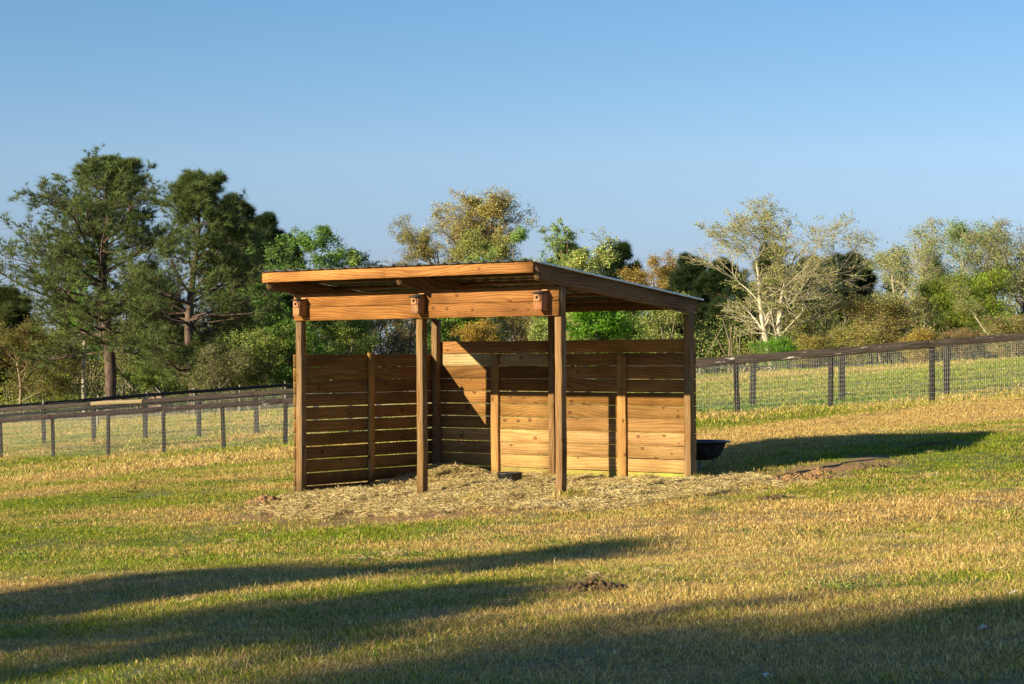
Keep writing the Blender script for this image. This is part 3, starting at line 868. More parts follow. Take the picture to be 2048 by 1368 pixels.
pile('white_scrap', 2027, 1189, .035, .03, .025, wh.m, 'white scrap at the right edge where sunlight meets shade', 'litter', 26, lump=.012)
pile('white_scrap', 1965, 1258, .028, .025, .02, wh.m, 'white scrap lying in the shaded grass at lower right', 'litter', 22, lump=.011)
pile('white_scrap', 1535, 1352, .02, .02, .02, wh.m, 'tiny pale scrap at the very bottom of the shaded grass', 'litter', 12, lump=.009)
#PART3

# ================================================================== GRASS AND STRAW (scattered tufts)
def scatter(name, pts, rot, scl, pick, protos, label, cat=None):
    coll = bpy.data.collections.new(name + '_tufts')
    for p in protos: coll.objects.link(p)
    me = bpy.data.meshes.new(name)
    me.vertices.add(len(pts)); me.vertices.foreach_set('co', np.asarray(pts, np.float32).ravel())
    for nm, typ, arr in (('rot', 'FLOAT_VECTOR', rot), ('scl', 'FLOAT', scl), ('pick', 'INT', pick)):
        a = me.attributes.new(nm, typ, 'POINT')
        a.data.foreach_set('vector' if typ == 'FLOAT_VECTOR' else 'value', np.asarray(arr, dtype=np.int32 if typ == 'INT' else np.float32).ravel())
    o = link(name, me)
    ng = bpy.data.node_groups.new(name + '_scatter', 'GeometryNodeTree')
    ng.interface.new_socket('Geometry', in_out='INPUT', socket_type='NodeSocketGeometry')
    ng.interface.new_socket('Geometry', in_out='OUTPUT', socket_type='NodeSocketGeometry')
    N = ng.nodes; Lk = ng.links.new
    gi = N.new('NodeGroupInput'); go = N.new('NodeGroupOutput')
    ci = N.new('GeometryNodeCollectionInfo'); ci.inputs[0].default_value = coll
    ci.inputs['Separate Children'].default_value = True; ci.inputs['Reset Children'].default_value = True
    ip = N.new('GeometryNodeInstanceOnPoints'); ip.inputs['Pick Instance'].default_value = True
    def na(nm, dt):
        n = N.new('GeometryNodeInputNamedAttribute'); n.data_type = dt; n.inputs[0].default_value = nm; return n.outputs[0]
    Lk(gi.outputs[0], ip.inputs['Points']); Lk(ci.outputs[0], ip.inputs['Instance'])
    Lk(na('pick', 'INT'), ip.inputs['Instance Index'])
    Lk(na('rot', 'FLOAT_VECTOR'), ip.inputs['Rotation'])
    Lk(na('scl', 'FLOAT'), ip.inputs['Scale'])
    Lk(ip.outputs[0], go.inputs[0])
    md = o.modifiers.new('scatter', 'NODES'); md.node_group = ng
    tag(o, label, cat, None, 'stuff')
    return o

def blades(n, rad, lmin, lmax, wid, lay, dryfrac, seed, curl=.35, square=True):
    """n blades in a patch: each 2 quads tapering; attrs rnd (colour), dry"""
    g = np.random.default_rng(seed)
    base = np.stack([g.uniform(-rad, rad, n), g.uniform(-rad, rad, n)], 1)
    k = np.hypot(base[:, 0], base[:, 1]) < rad
    base = base[k]; n = len(base)
    L = g.uniform(lmin, lmax, n)
    dry = (g.random(n) < dryfrac).astype(float)
    th = np.where(dry > 0, np.clip(g.normal(lay, .35, n), .1, 1.45), np.clip(g.normal(lay * .45, .25, n), 0, 1.2))
    L = L * np.where(dry > 0, 1.25, 1.0)
    az = g.uniform(0, 2 * np.pi, n)
    d = np.stack([np.cos(az), np.sin(az)], 1)
    th2 = np.clip(th + g.uniform(0, curl * 2, n), 0, 1.75)
    p0 = np.stack([base[:, 0], base[:, 1], np.full(n, -.01)], 1)
    p1 = p0 + np.stack([d[:, 0] * np.sin(th), d[:, 1] * np.sin(th), np.cos(th)], 1) * (L * .55)[:, None]
    p2 = p1 + np.stack([d[:, 0] * np.sin(th2), d[:, 1] * np.sin(th2), np.cos(th2)], 1) * (L * .45)[:, None]
    p1[:, 2] = np.maximum(p1[:, 2], .004); p2[:, 2] = np.maximum(p2[:, 2], .003)
    fz = g.uniform(0, 2 * np.pi, n)
    sd = np.stack([np.cos(fz), np.sin(fz), np.zeros(n)], 1) * (wid * g.uniform(.6, 1.2, n))[:, None] * .5
    V = np.stack([p0 - sd, p0 + sd, p1 - sd * .85, p1 + sd * .85, p2], 1).reshape(-1, 3)
    i = np.arange(n) * 5
    q = np.stack([i, i + 1, i + 3, i + 2], 1); t = np.stack([i + 2, i + 3, i + 4], 1)
    rn_ = np.repeat(g.random(n), 5); dr = np.repeat(g.random(n), 5); hh = np.tile([0, 0, .6, .6, 1.0], n)
    return V, q, t, rn_, dr, hh

def blade_mesh(name, args, mat):
    V, q, t, rn_, dr, hh = blades(*args)
    me = np_mesh(name, V, [q, t], mat, False, {'rnd': ('POINT', 'FLOAT', rn_), 'sel': ('POINT', 'FLOAT', dr), 'tip': ('POINT', 'FLOAT', hh)})
    return bpy.data.objects.new(name, me)

grm = NT('grass_blades')
dry, pos = dry_nodes(grm)
rnd = grm.attr('rnd').outputs[2]; sel = grm.attr('sel').outputs[2]
isdry = grm.mr(grm.math('SUBTRACT', grm.math('ADD', grm.math('MULTIPLY', dry, 1.1), .06), sel), -.06, .06, 0, 1)
gc = grm.ramp(rnd, [(0, (.05, .11, .008)), (.5, (.20, .29, .016)), (1, (.50, .52, .05))])
sc_ = grm.ramp(rnd, [(0, (.20, .11, .030)), (.4, (.60, .40, .125)), (.8, (.86, .63, .24)), (1, (.95, .78, .40))])
cc = grm.mix(isdry, gc, sc_)
grm.col(cc); grm.rough(.55); grm.b.inputs['Specular IOR Level'].default_value = .1
trn = grm.add('ShaderNodeBsdfTranslucent'); grm.link(cc, trn.inputs[0])
mxs = grm.add('ShaderNodeMixShader', inp={0: .3}); grm.link(grm.b.outputs[0], mxs.inputs[1]); grm.link(trn.outputs[0], mxs.inputs[2]); grm.link(mxs.outputs[0], grm.out.inputs[0])
GRASS = grm.m
hm = NT('straw_stalks')
hr = hm.attr('rnd').outputs[2]
hp = hm.noise(hm.add('ShaderNodeNewGeometry').outputs['Position'], 1.6, 3, .6)
hc = hm.ramp(hr, [(0, (.17, .105, .035)), (.35, (.42, .31, .135)), (.8, (.74, .59, .29)), (1, (.92, .81, .52))])
hc = hm.mix(hm.mr(hp, .42, .62, 0, .35), hc, (.40, .31, .10))
hm.col(hc); hm.rough(.6); hm.b.inputs['Specular IOR Level'].default_value = .15
HAYM = hm.m

def wedge(n_per, y0, y1, k=.31, m=1.6):
    """random ground points in the part of the pasture the picture shows"""
    A = (y1 - y0) * 2 * (k * (y0 + y1) / 2 + m)
    n = int(A * n_per)
    y = np.empty(0); x = np.empty(0)
    while len(y) < n:
        yy = rng.uniform(y0, y1, n); xx = rng.uniform(-(k * y1 + m), k * y1 + m, n)
        kp = np.abs(xx) < k * yy + m
        y = np.concatenate([y, yy[kp]]); x = np.concatenate([x, xx[kp]])
    return x[:n], y[:n]

def place(name, xs, ys, protos, smin, smax, label, keep=None, tilt=.06, zoff=0.0, cat=None):
    z = surf(xs, ys) + zoff
    n = len(xs)
    rot = np.stack([rng.normal(0, tilt, n), rng.normal(0, tilt, n), rng.uniform(0, 6.283, n)], 1)
    scl = rng.uniform(smin, smax, n) * (1 + .22 * vnoise(xs * .8, ys * .8, 21)) 
    return scatter(name, np.stack([xs, ys, z], 1), rot, scl, rng.integers(0, len(protos), n), protos, label, cat)

def in_shelter(x, y, mrg=.0):
    u, v = to_uv(x, y); return (u > -.05 - mrg) & (u < SW + .05 + mrg) & (v > -.1 - mrg) & (v < SD + .06 + mrg)
P_NEAR = [blade_mesh('grass_tuft', (190, .22, .018, .055, .0042, 1.05, .5, 100 + i), GRASS) for i in range(6)]
P_MID = [blade_mesh('grass_tuft', (190, .30, .02, .055, .0065, 1.05, .5, 200 + i), GRASS) for i in range(5)]
P_FAR = [blade_mesh('grass_tuft', (260, .75, .04, .09, .013, .9, .5, 300 + i), GRASS) for i in range(5)]
P_TALL = [blade_mesh('tall_grass', (14, .12, .06, .13, .0042, .65, .8, 400 + i, .5), GRASS) for i in range(5)]
P_EDGE = [blade_mesh('edge_grass', (60, .11, .05, .12, .007, .5, .25, 450 + i, .4), GRASS) for i in range(4)]
def thin(xs, ys, base=1.0):
    sm = soil_mask(xs, ys); hmk = hay_mask(xs, ys)
    p = (1 - .86 * sm) * (1 - hmk)
    return (rng.random(len(xs)) < p * base) & ~in_shelter(xs, ys)
xs, ys = wedge(46, 10.2, 21); k = thin(xs, ys); place('grass_near', xs[k], ys[k], P_NEAR, .75, 1.25, 'short mixed green and straw coloured pasture grass in the foreground')
xs, ys = wedge(26, 21, 42); k = thin(xs, ys); place('grass_middle', xs[k], ys[k], P_MID, .75, 1.25, 'short pasture grass around the shelter')
xs, ys = wedge(5, 42, 118, .30, 3); k = thin(xs, ys); place('grass_far', xs[k], ys[k], P_FAR, .8, 1.3, 'grass beyond and between the fences')
xs, ys = wedge(1.8, 10.2, 30); dn = vnoise(xs * .7, ys * .7, 41) + .5 * vnoise(xs * 2, ys * 2, 42); k = thin(xs, ys) & (dn > -.1); place('grass_tall', xs[k], ys[k], P_TALL, .6, 1.25, 'taller seed stalks standing out of the grass')
# longer grass the mower and the horses miss, at the foot of posts and walls
fx, fy = [], []
for L in (NEAR, SECOND):
    for i in range(len(L) - 1):
        a, b = L[i], L[i + 1]
        nn_ = 26
        t = rng.random(nn_); fx += list(a[0] + (b[0] - a[0]) * t + rng.normal(0, .10, nn_)); fy += list(a[1] + (b[1] - a[1]) * t + rng.normal(0, .10, nn_))
        fx += list(a[0] + rng.normal(0, .13, 10)); fy += list(a[1] + rng.normal(0, .13, 10))
for u, v in ((.05, -.06), (4.9, .05), (4.72, -.07), (4.9, 2.9), (4.92, 3.1), (4.9, 3.0), (-.1, .4), (-.1, 1.2), (-.1, 2.2), (4.95, .12), (3.6, -.3)):
    q = from_uv(u, v); fx += list(q[0] + rng.normal(0, .06, 9)); fy += list(q[1] + rng.normal(0, .06, 9))
fx, fy = np.array(fx), np.array(fy)
place('edge_grass', fx, fy, P_EDGE, .8, 1.5, 'longer green grass round the feet of fence posts and shelter posts')
# straw bedding
def stalks(n, rad, seed, h=.035):
    g = np.random.default_rng(seed)
    b = np.stack([g.uniform(-rad, rad, n), g.uniform(-rad, rad, n), g.uniform(.0, h, n)], 1)
    L = g.uniform(.03, .13, n); az = g.uniform(0, 2 * np.pi, n); el = g.normal(.08, .28, n)
    d = np.stack([np.cos(az) * np.cos(el), np.sin(az) * np.cos(el), np.sin(el)], 1)
    up = np.stack([np.zeros(n), np.zeros(n), np.ones(n)], 1)
    bend = np.cross(d, up) * g.normal(0, .02, n)[:, None] + up * g.normal(0, .008, n)[:, None]
    p0 = b - d * L[:, None] / 2; p2 = b + d * L[:, None] / 2; p1 = b + bend
    for p in (p0, p1, p2): p[:, 2] = np.maximum(p[:, 2], -.01)
    sd = np.cross(d, g.normal(0, 1, (n, 3))); sd /= np.linalg.norm(sd, axis=1, keepdims=True); sd *= (.0024 * g.uniform(.6, 1.3, n))[:, None]
    V = np.stack([p0 - sd, p0 + sd, p1 - sd, p1 + sd, p2 - sd * .5, p2 + sd * .5], 1).reshape(-1, 3)
    i = np.arange(n) * 6
    q = np.concatenate([np.stack([i, i + 1, i + 3, i + 2], 1), np.stack([i + 2, i + 3, i + 5, i + 4], 1)])
    me = np_mesh('straw_tuft', V, [q], HAYM, False, {'rnd': ('POINT', 'FLOAT', np.repeat(g.random(n), 6))})
    return bpy.data.objects.new('straw_tuft', me)
P_STRAW = [stalks(150, .11, 500 + i, .05) for i in range(6)]
n = 17000
xs = rng.uniform(-4.2, 4.6, n); ys = rng.uniform(24.3, 32.6, n)
hmk = hay_mask(xs, ys); clump = .55 + .45 * vnoise(xs * 2.5, ys * 2.5, 51)
fringe = .07 * (poly_dist(xs, ys) > -.6) * (vnoise(xs * 2.1, ys * 2.1, 52) > -.1)
k = (rng.random(n) < fringe + hmk * np.clip(clump * 1.5 - .15 + .9 * np.clip(ys - 26.0 + .35 * xs * (xs < 0) + .3 * (xs > 0), 0, 1), .05, 1)) & (poly_dist(xs, ys) > -.6)
u_, v_ = to_uv(xs, ys); k &= ~((v_ > SD - .03) & (v_ < SD + .12) & (u_ < SW + .1) & (u_ > -.1)) & ~((u_ < .06) & (v_ > -.1))
k &= (np.hypot(xs - px_, ys - py_) > .27) & (np.hypot(xs - px_ - .0, ys - py_ + .22) > .26)
xs, ys = xs[k], ys[k]
place('straw_bedding', xs, ys, P_STRAW, .5, 1.0, 'pale yellow straw and hay spread under and in front of the shelter', tilt=.22, zoff=.0)
n = 500                                              # stray wisps in the lawn
xs, ys = wedge(1.2, 14, 30); k = (vnoise(xs * 1.1, ys * 1.1, 61) > .45) & ~in_shelter(xs, ys)
place('stray_straw', xs[k], ys[k], P_STRAW, .35, .8, 'thin wisps of dead straw lying on the lawn', tilt=.15, zoff=.015)

# broad-leaved weeds and clover
def weed(n, rad, seed):
    g = np.random.default_rng(seed)
    p = np.stack([g.normal(0, rad * .5, n), g.normal(0, rad * .5, n), g.uniform(.01, .055, n)], 1)
    a = g.uniform(0, 6.283, n); r = g.uniform(.004, .010, n); tx, ty = g.normal(0, .4, n), g.normal(0, .4, n)
    V = []
    for k in range(5):
        t = a + k * 6.283 / 5; dx, dy = np.cos(t) * r, np.sin(t) * r
        V.append(np.stack([p[:, 0] + dx, p[:, 1] + dy, p[:, 2] + dx * tx + dy * ty], 1))
    V = np.stack(V, 1).reshape(-1, 3)
    return bpy.data.objects.new('weed_clump', np_mesh('weed_clump', V, [np.arange(n * 5).reshape(-1, 5)], WEED.m, False, {'rnd': ('POINT', 'FLOAT', np.repeat(g.random(n), 5))}))
WEED = NT('clover_leaf'); WEED.col(WEED.ramp(WEED.attr('rnd').outputs[2], [(0, (.06, .13, .015)), (1, (.22, .36, .04))])); WEED.rough(.5)
P_WEED = [weed(150, .22, 700 + i) for i in range(4)]
xs, ys = wedge(3.0, 10.5, 34); k = thin(xs, ys) & (vnoise(xs * .8, ys * .8, 71) + .5 * vnoise(xs * 2.5, ys * 2.5, 72) > .62); place('clover', xs[k], ys[k], P_WEED, .6, 1.3, 'dark green clover and low weeds growing in patches in the grass')
A2 = np.array(SECOND); t_ = rng.uniform(11.2, 14.98, 900); i_ = t_.astype(int); f_ = t_ - i_
xs = A2[i_, 0] * (1 - f_) + A2[np.minimum(i_ + 1, len(A2) - 1), 0] * f_ + rng.normal(-.3, 1.0, 900); ys = A2[i_, 1] * (1 - f_) + A2[np.minimum(i_ + 1, len(A2) - 1), 1] * f_ + rng.normal(-.2, .6, 900)
k = vnoise(xs * .5, ys * .5, 73) > -.2; place('weeds', xs[k], ys[k], P_WEED, 1.2, 2.6, 'fresh green weeds at the foot of the second fence on the right')

# ================================================================== TREES
def norm(a): return a / (np.linalg.norm(a, axis=-1, keepdims=True) + 1e-9)
def grow(g, start, dirs, length, K, wander, lift):
    """polylines from start points; lift bends them up (+) or down (-)"""
    n = len(start); P = np.empty((n, K, 3)); P[:, 0] = start
    d = norm(dirs.copy()); st = (length / (K - 1))[:, None]
    for i in range(1, K):
        d = norm(d + g.normal(0, wander, (n, 3)) + np.array([0, 0, 1.]) * lift)
        P[:, i] = P[:, i - 1] + d * st
    return P
def spawn(g, P, Rd, Ln, m, t0, t1, ang, asd, ratio, shape=None, flat=0.0):
    """m children on every branch"""
    n, K, _ = P.shape
    t = g.uniform(t0, t1, (n, m)) if m > 1 else np.full((n, 1), (t0 + t1) / 2)
    t = np.sort(t, axis=1)
    f = t * (K - 1); i = np.clip(f.astype(int), 0, K - 2); fr = (f - i)[..., None]
    ii = np.arange(n)[:, None]
    pos = P[ii, i] * (1 - fr) + P[ii, i + 1] * fr
    tan = norm(P[ii, i + 1] - P[ii, i])
    rr = Rd[ii, i] * (1 - fr[..., 0]) + Rd[ii, i + 1] * fr[..., 0]
    rv = g.normal(0, 1, (n, m, 3)); rv[..., 2] *= (1 - flat)
    pr = norm(np.cross(tan, np.cross(rv, tan)))
    a = g.normal(ang, asd, (n, m))[..., None]
    d = norm(tan * np.cos(a) + pr * np.sin(a))
    L = Ln[:, None] * ratio * g.uniform(.7, 1.2, (n, m)) * (shape(t) if shape else 1)
    return pos.reshape(-1, 3), d.reshape(-1, 3), L.ravel(), rr.ravel(), t.ravel()
def taper(r0, K, end=.25): return r0[:, None] * np.linspace(1, end, K)[None]

def leaf_quads(g, pos, size, col, cvar=.25, aspect=.55, up=.3, hue=.12):
    n = len(pos)
    a = norm(g.normal(0, 1, (n, 3))); b = norm(np.cross(a, g.normal(0, 1, (n, 3)) + np.array([0, 0, up])))
    s = (size * g.uniform(.55, 1.35, n))[:, None]
    a = a * s; b = b * s * aspect
    V = np.stack([pos - a, pos + b, pos + a, pos - b], 1).reshape(-1, 3)
    q = np.arange(n * 4).reshape(-1, 4)
    col = np.asarray(col, float)
    if col.ndim == 1: col = np.repeat(col[None], n, 0)
    c = col * (1 + g.uniform(-cvar, cvar, (n, 1))) * (1 + g.uniform(-hue, hue, (n, 3)))
    c = np.clip(c, .003, .9)
    c = np.repeat(np.concatenate([c, np.ones((n, 1))], 1), 4, 0)
    return V, q, c
def needle_tufts(g, pos, dirs, Ls, nn, wid, col, cvar=.25):
    n = len(pos)
    d = norm(dirs[:, None] * .75 + g.normal(0, .62, (n, nn, 3)) + np.array([0, 0, .12]))
    L = Ls[:, None] * g.uniform(.7, 1.1, (n, nn))
    sd = norm(np.cross(d, g.normal(0, 1, (n, nn, 3)))) * wid
    p0 = pos[:, None] + g.normal(0, .05, (n, nn, 3)) * Ls[:, None, None]
    V = np.stack([p0 - sd, p0 + sd, p0 + d * L[..., None]], 2).reshape(-1, 3)
    t = np.arange(n * nn * 3).reshape(-1, 3)
    c = np.asarray(col) * (1 + g.uniform(-cvar, cvar, (n, 1, 1))) * (1 + g.uniform(-.22, .22, (n, nn, 1))) * (1 + g.uniform(-.08, .08, (n, 1, 3)))
    c = np.repeat(np.concatenate([c, np.ones((n, nn, 1))], 2).reshape(-1, 4), 3, 0)
    return V, t, c

def fit_box(wood, leaf, H, Wd, trunk_n):
    """stretch the grown tree to its measured height and spread"""
    pts = np.concatenate([V_ for V_, Q_, C_ in leaf] + [wood[-1][0]])
    fz = H / np.percentile(pts[:, 2], 99.7)
    ctr = np.median(pts[:, 0]); ext = (np.percentile(pts[:, 0], 98.5) - np.percentile(pts[:, 0], 1.5)) / 2
    fx = np.clip(Wd / ext, .5, 2.2)
    def tf(V_):
        V_ = V_.copy(); s = np.clip(V_[:, 2] / H, 0, 1)[:, None]
        ax = np.stack([ctr * s[:, 0], 0 * s[:, 0]], 1)
        k = 1 + (fx - 1) * np.clip(s * 3, 0, 1)
        V_[:, :2] = ax + (V_[:, :2] - ax) * k; V_[:, 2] *= fz
        return V_
    wood = [wood[i] if False else ((tf(w_[0]), w_[1])) for i, w_ in enumerate(wood)]
    leaf = [(tf(a), b, c) for a, b, c in leaf]
    return wood, leaf

def make_tree(name, base, H, wood, leaf, label, cat, bark, leafmat, group='trees beyond the fences', rz=0.0):
    t = empty(name, base, rz)
    tag(t, label, cat, group)
    if wood:
        off = 0; VV_ = []; QQ = []
        TH = []
        for V_, Q_ in wood:
            VV_.append(V_); QQ.append(Q_ + off); off += len(V_)
            q0 = Q_[:, 0]; q2 = Q_[:, 1]; wdt = np.zeros(len(V_)); wdt[q0] = np.linalg.norm(V_[q0] - V_[q2], axis=1)
            lastr = wdt == 0; S_ = 1
            TH.append(wdt)
        link('trunk', np_mesh('trunk', np.concatenate(VV_), QQ, bark, True, {'thick': ('POINT', 'FLOAT', np.concatenate(TH))}), t)
    if leaf:
        off = 0; VV_ = []; QQ = []; CC = []
        for V_, Q_, C_ in leaf: VV_.append(V_); QQ.append(Q_ + off); CC.append(C_); off += len(V_)
        link('crown', np_mesh('crown', np.concatenate(VV_), QQ, leafmat, False, {'col': ('POINT', 'FLOAT_COLOR', np.concatenate(CC))}), t)
    return t

def pine(px, Z, top_py, wpx, label, seed, cat='pine tree', low=.30, dens=1.0, lean=(0, 0), profile=None, col=(.060, .085, .030), xy=None, H=None, trunk_r=None, tuft=.34, group='trees beyond the fences', asym=0.0, nn=19, bark=None, fit=True):
    g = np.random.default_rng(seed)
    if xy is None:
        p = at(px, 712, Z); x, y = p[0], p[1]; z = gz(x, y)
        H = at(px, top_py, Z)[2] - z; Wd = wpx / F * Z / 2
    else:
        x, y = xy; z = gz(x, y); Wd = wpx
    r0 = trunk_r or H * .020
    K = 14
    tr = np.zeros((1, K, 3)); tt = np.linspace(0, 1, K)
    tr[0, :, 2] = tt * (H * .94) - .3 * (tt == 0)
    tr[0, :, 0] = lean[0] * tt ** 1.3 + .012 * H * np.sin(tt * 7 + seed); tr[0, :, 1] = lean[1] * tt + .010 * H * np.sin(tt * 5 + seed * 2)
    rt = (r0 * (1 - tt) ** .8 + .02)[None]
    wood = [tubes(tr, rt, 10)]
    profile = profile or (lambda h: np.interp(h, [0, .12, .35, .6, .8, .93, 1.0], [.8, 1.0, .98, .84, .60, .36, .12]))
    nb = int(58 * dens)
    pos, d, L, rr, t = spawn(g, tr, rt, np.array([H]), nb, low, .985, 1.25, .22, 1.0)
    h = (t - low) / (1 - low)
    L = Wd * profile(h) * g.uniform(.55, 1.2, len(t))
    # higher branches point up more, low ones reach out
    el = np.interp(h, [0, .3, .7, 1], [.02, .22, .55, 1.05]) + g.normal(0, .14, len(t))
    az = g.uniform(0, 2 * np.pi, len(t)) 
    if asym: L *= 1 + asym * np.cos(az)
    d = np.stack([np.cos(az) * np.cos(el), np.sin(az) * np.cos(el), np.sin(el)], 1)
    b1 = grow(g, pos, d, L, 8, .12, .05); r1 = taper(np.minimum(rr * .55, .03 + L * .016), 8)
    wood.append(tubes(b1, r1, 6))
    pos, d, L2, rr, t2 = spawn(g, b1, r1, L, 9, .25, .98, .85, .25, .40, lambda t: 1.15 - .5 * t, .35)
    b2 = grow(g, pos, d, np.maximum(L2, .25), 5, .16, .10); r2 = taper(np.minimum(rr * .6, .03), 5)
    wood.append(tubes(b2, r2, 4))
    pos, d, L3, rr, t3 = spawn(g, b2, r2, np.maximum(L2, .25), 6, .25, 1.0, .8, .3, .5, None, .2)
    L3 = np.clip(L3, .12, .6)
    b3 = grow(g, pos, d, L3, 3, .15, .18); r3 = np.full((len(b3), 3), .008)
    wood.append(tubes(b3, r3, 3))
    ends = np.concatenate([b3[:, -1], b2[:, -1], b1[:, -1], b3[:, 1][::2]]); dd = np.concatenate([b3[:, -1] - b3[:, -2], b2[:, -1] - b2[:, -2], b1[:, -1] - b1[:, -2], (b3[:, 1] - b3[:, 0])[::2]])
    dd = norm(dd + np.array([0, 0, .35]) * np.linalg.norm(dd, axis=1, keepdims=True))
    Ls = tuft * g.uniform(.7, 1.25, len(ends))
    cl = np.asarray(col) * (1 + .35 * g.random((len(ends), 1)) * (g.random((len(ends), 1)) > .6))
    V_, T_, C_ = needle_tufts(g, ends, dd, Ls, nn, .0075 + Z * .00003, cl[:, None])
    leaf = [(V_, T_, C_)]
    if fit and xy is None: wood, leaf = fit_box(wood, leaf, H, Wd, 1)
    return make_tree('pine_tree', (x, y, z), H, wood, leaf, label, cat, bark or BARK_PINE, NEEDLE, group)

def leafy(px, Z, top_py, wpx, label, seed, col, name='broadleaf_tree', cat='tree', bark=None, stems=1, fork=.25, leafn=9000, leaf=.07, m=(13, 8, 6, 4), up=.05, ang=.75, lean=(0, 0), split=0.0, bare=0.0, clump=.12, group='trees beyond the fences', H=None, xy=None, top=1.0, dark=.0, r0=None, twigs=True, col2=None, peak=.38):
    g = np.random.default_rng(seed)
    if xy is None:
        p = at(px, 712, Z); x, y = p[0], p[1]; z = gz(x, y); H = at(px, top_py, Z)[2] - z; Wd = wpx / F * Z / 2
    else:
        x, y = xy; z = gz(x, y); Wd = wpx
    K = 10; tt = np.linspace(0, 1, K)
    tr = np.zeros((stems, K, 3)); 
    for s in range(stems):
        a = g.uniform(0, 2 * np.pi) if stems > 2 else (math.pi * s + .3)
        tr[s, :, 2] = tt * H * g.uniform(.80, .9 if stems > 1 else .86); tr[s, 0, 2] = -.3
        sp = split if stems > 1 else 0
        tr[s, :, 0] = lean[0] * tt + math.cos(a) * sp * Wd * (.06 + tt ** 1.2) + .02 * H * np.sin(tt * 6 + g.uniform(0, 6)) * tt
        tr[s, :, 1] = lean[1] * tt + math.sin(a) * sp * Wd * .6 * (.06 + tt ** 1.2) + .02 * H * np.sin(tt * 5 + g.uniform(0, 6)) * tt
    R0 = r0 or H * .017
    rt = np.repeat((R0 * (1 - tt * .85) ** .9)[None], stems, 0)
    wood = [tubes(tr, rt, 8)]
    LH = np.full(stems, H)
    pos, d, L, rr, t = spawn(g, tr, rt, LH, m[0], fork, .98, ang, .18, 1.0)
    h = (t - fork) / (1 - fork)
    env = np.sqrt(np.clip(1 - np.where(h > peak, (h - peak) / ((1 - peak) * 1.08), (peak - h) / (peak * 1.25 + .1)) ** 2, .06, 1))
    L = Wd * env * g.uniform(.65, 1.1, len(t)) * (1.0 / max(.5, math.sin(ang + .15)))
    b1 = grow(g, pos, d, L, 9, .13, up); r1 = taper(np.minimum(rr * .62, .02 + L * .02), 9, .2)
    wood.append(tubes(b1, r1, 6))
    pos, d, L2, rr, _ = spawn(g, b1, r1, L, m[1], .2, .98, .65, .2, .46, lambda t: 1.2 - .6 * t)
    L2 = np.maximum(L2, .3); b2 = grow(g, pos, d, L2, 6, .14, up); r2 = taper(np.minimum(rr * .6, .035), 6, .25)
    wood.append(tubes(b2, r2, 4))
    pos, d, L3, rr, _ = spawn(g, b2, r2, L2, m[2], .2, 1.0, .6, .25, .5, lambda t: 1.2 - .5 * t)
    L3 = np.maximum(L3, .25); b3 = grow(g, pos, d, L3, 5, .14, up); r3 = taper(np.minimum(rr * .6, .014), 5, .4)
    wood.append(tubes(b3, r3, 3))
    src = b3
    if m[3]:
        pos, d, L4, rr, _ = spawn(g, b3, r3, L3, m[3], .2, 1.0, .55, .25, .55)
        L4 = np.maximum(L4, .15); b4 = grow(g, pos, d, L4, 3, .12, up); r4 = np.full(b4.shape[:2], .0055 + Z * .00002)
        wood.append(tubes(b4, r4, 3)); src = b4
    leafs = []
    leafn = int(leafn * 2.0)
    if leafn:
        i = g.integers(0, len(src), leafn)
        keep = g.random(len(src)) > bare; i = i[keep[i]]
        f = g.uniform(.2, 1, len(i)) * (src.shape[1] - 1); k = np.clip(f.astype(int), 0, src.shape[1] - 2); fr = (f - k)[:, None]
        pp = src[i, k] * (1 - fr) + src[i, k + 1] * fr + g.normal(0, clump, (len(i), 3))
        cl = np.repeat(np.asarray(col, float)[None], len(i), 0)
        if col2 is not None:
            bsel = (g.random(len(src)) < .5)[i]; cl[bsel] = col2
        br_ = (1 + g.uniform(-.22, .22, len(src)))[i][:, None]
        leafs.append(leaf_quads(g, pp, leaf * .62, cl * br_, .3))
    if leafs: wood, leafs = fit_box(wood, leafs, H, Wd, stems)
    return make_tree(name, (x, y, z), H, wood, leafs, label, cat, bark or BARK_GREY, FOL, group)
#PART4

PINEC = (.125, .165, .055)
DARKC = (.040, .066, .024)
# --- left group
pine(213, 118, 312, 330, 'tallest pine at the left with a wide spreading crown and thick bare lower trunk', 7, low=.27, dens=1.3, lean=(.2, 0), asym=-.12, col=PINEC, trunk_r=.30, tuft=.34)
pine(384, 112, 345, 265, 'second tall pine just right of the tallest one, narrower with an upswept top', 27, low=.16, dens=1.15, lean=(.25, 0), col=PINEC, trunk_r=.22, tuft=.34)
pine(470, 136, 395, 150, 'dark pine filling the gap right of the two tall pines', 12, low=.12, dens=1.2, col=(.08, .10, .034), tuft=.42)
pine(528, 150, 428, 130, 'round topped dark pine behind, left of the green broadleaf tree', 13, low=.2, dens=1.1, col=DARKC, tuft=.45)
pine(8, 140, 575, 130, 'low pine cut off by the left edge of the picture', 14, low=.12, dens=1.1, col=(.09, .11, .035), tuft=.42)
pine(575, 158, 470, 90, 'small dark pine top just left of the shelter roof', 15, low=.2, dens=1.0, col=DARKC, tuft=.45)
leafy(622, 134, 458, 200, 'fresh green spring tree whose crown rises over the left end of the shelter roof', 31, (.17, .30, .07), leafn=18000, leaf=.095, fork=.15, m=(16, 8, 6, 3), lean=(.3, 0), peak=0.62)
leafy(688, 140, 498, 110, 'pale green tree leaning right above the shelter roof, left of the open sky', 32, (0.307, 0.399, 0.116), leafn=9000, leaf=.09, fork=.2, m=(12, 8, 5, 3), lean=(.6, 0), peak=0.7)
leafy(168, 128, 505, 120, 'bright green tree with a straight pale trunk behind the tallest pine', 33, (0.177, 0.414, 0.031), name='birch_tree', bark=BARK_WHITE, leafn=9000, leaf=.09, fork=.42, m=(14, 7, 5, 3), r0=.15)
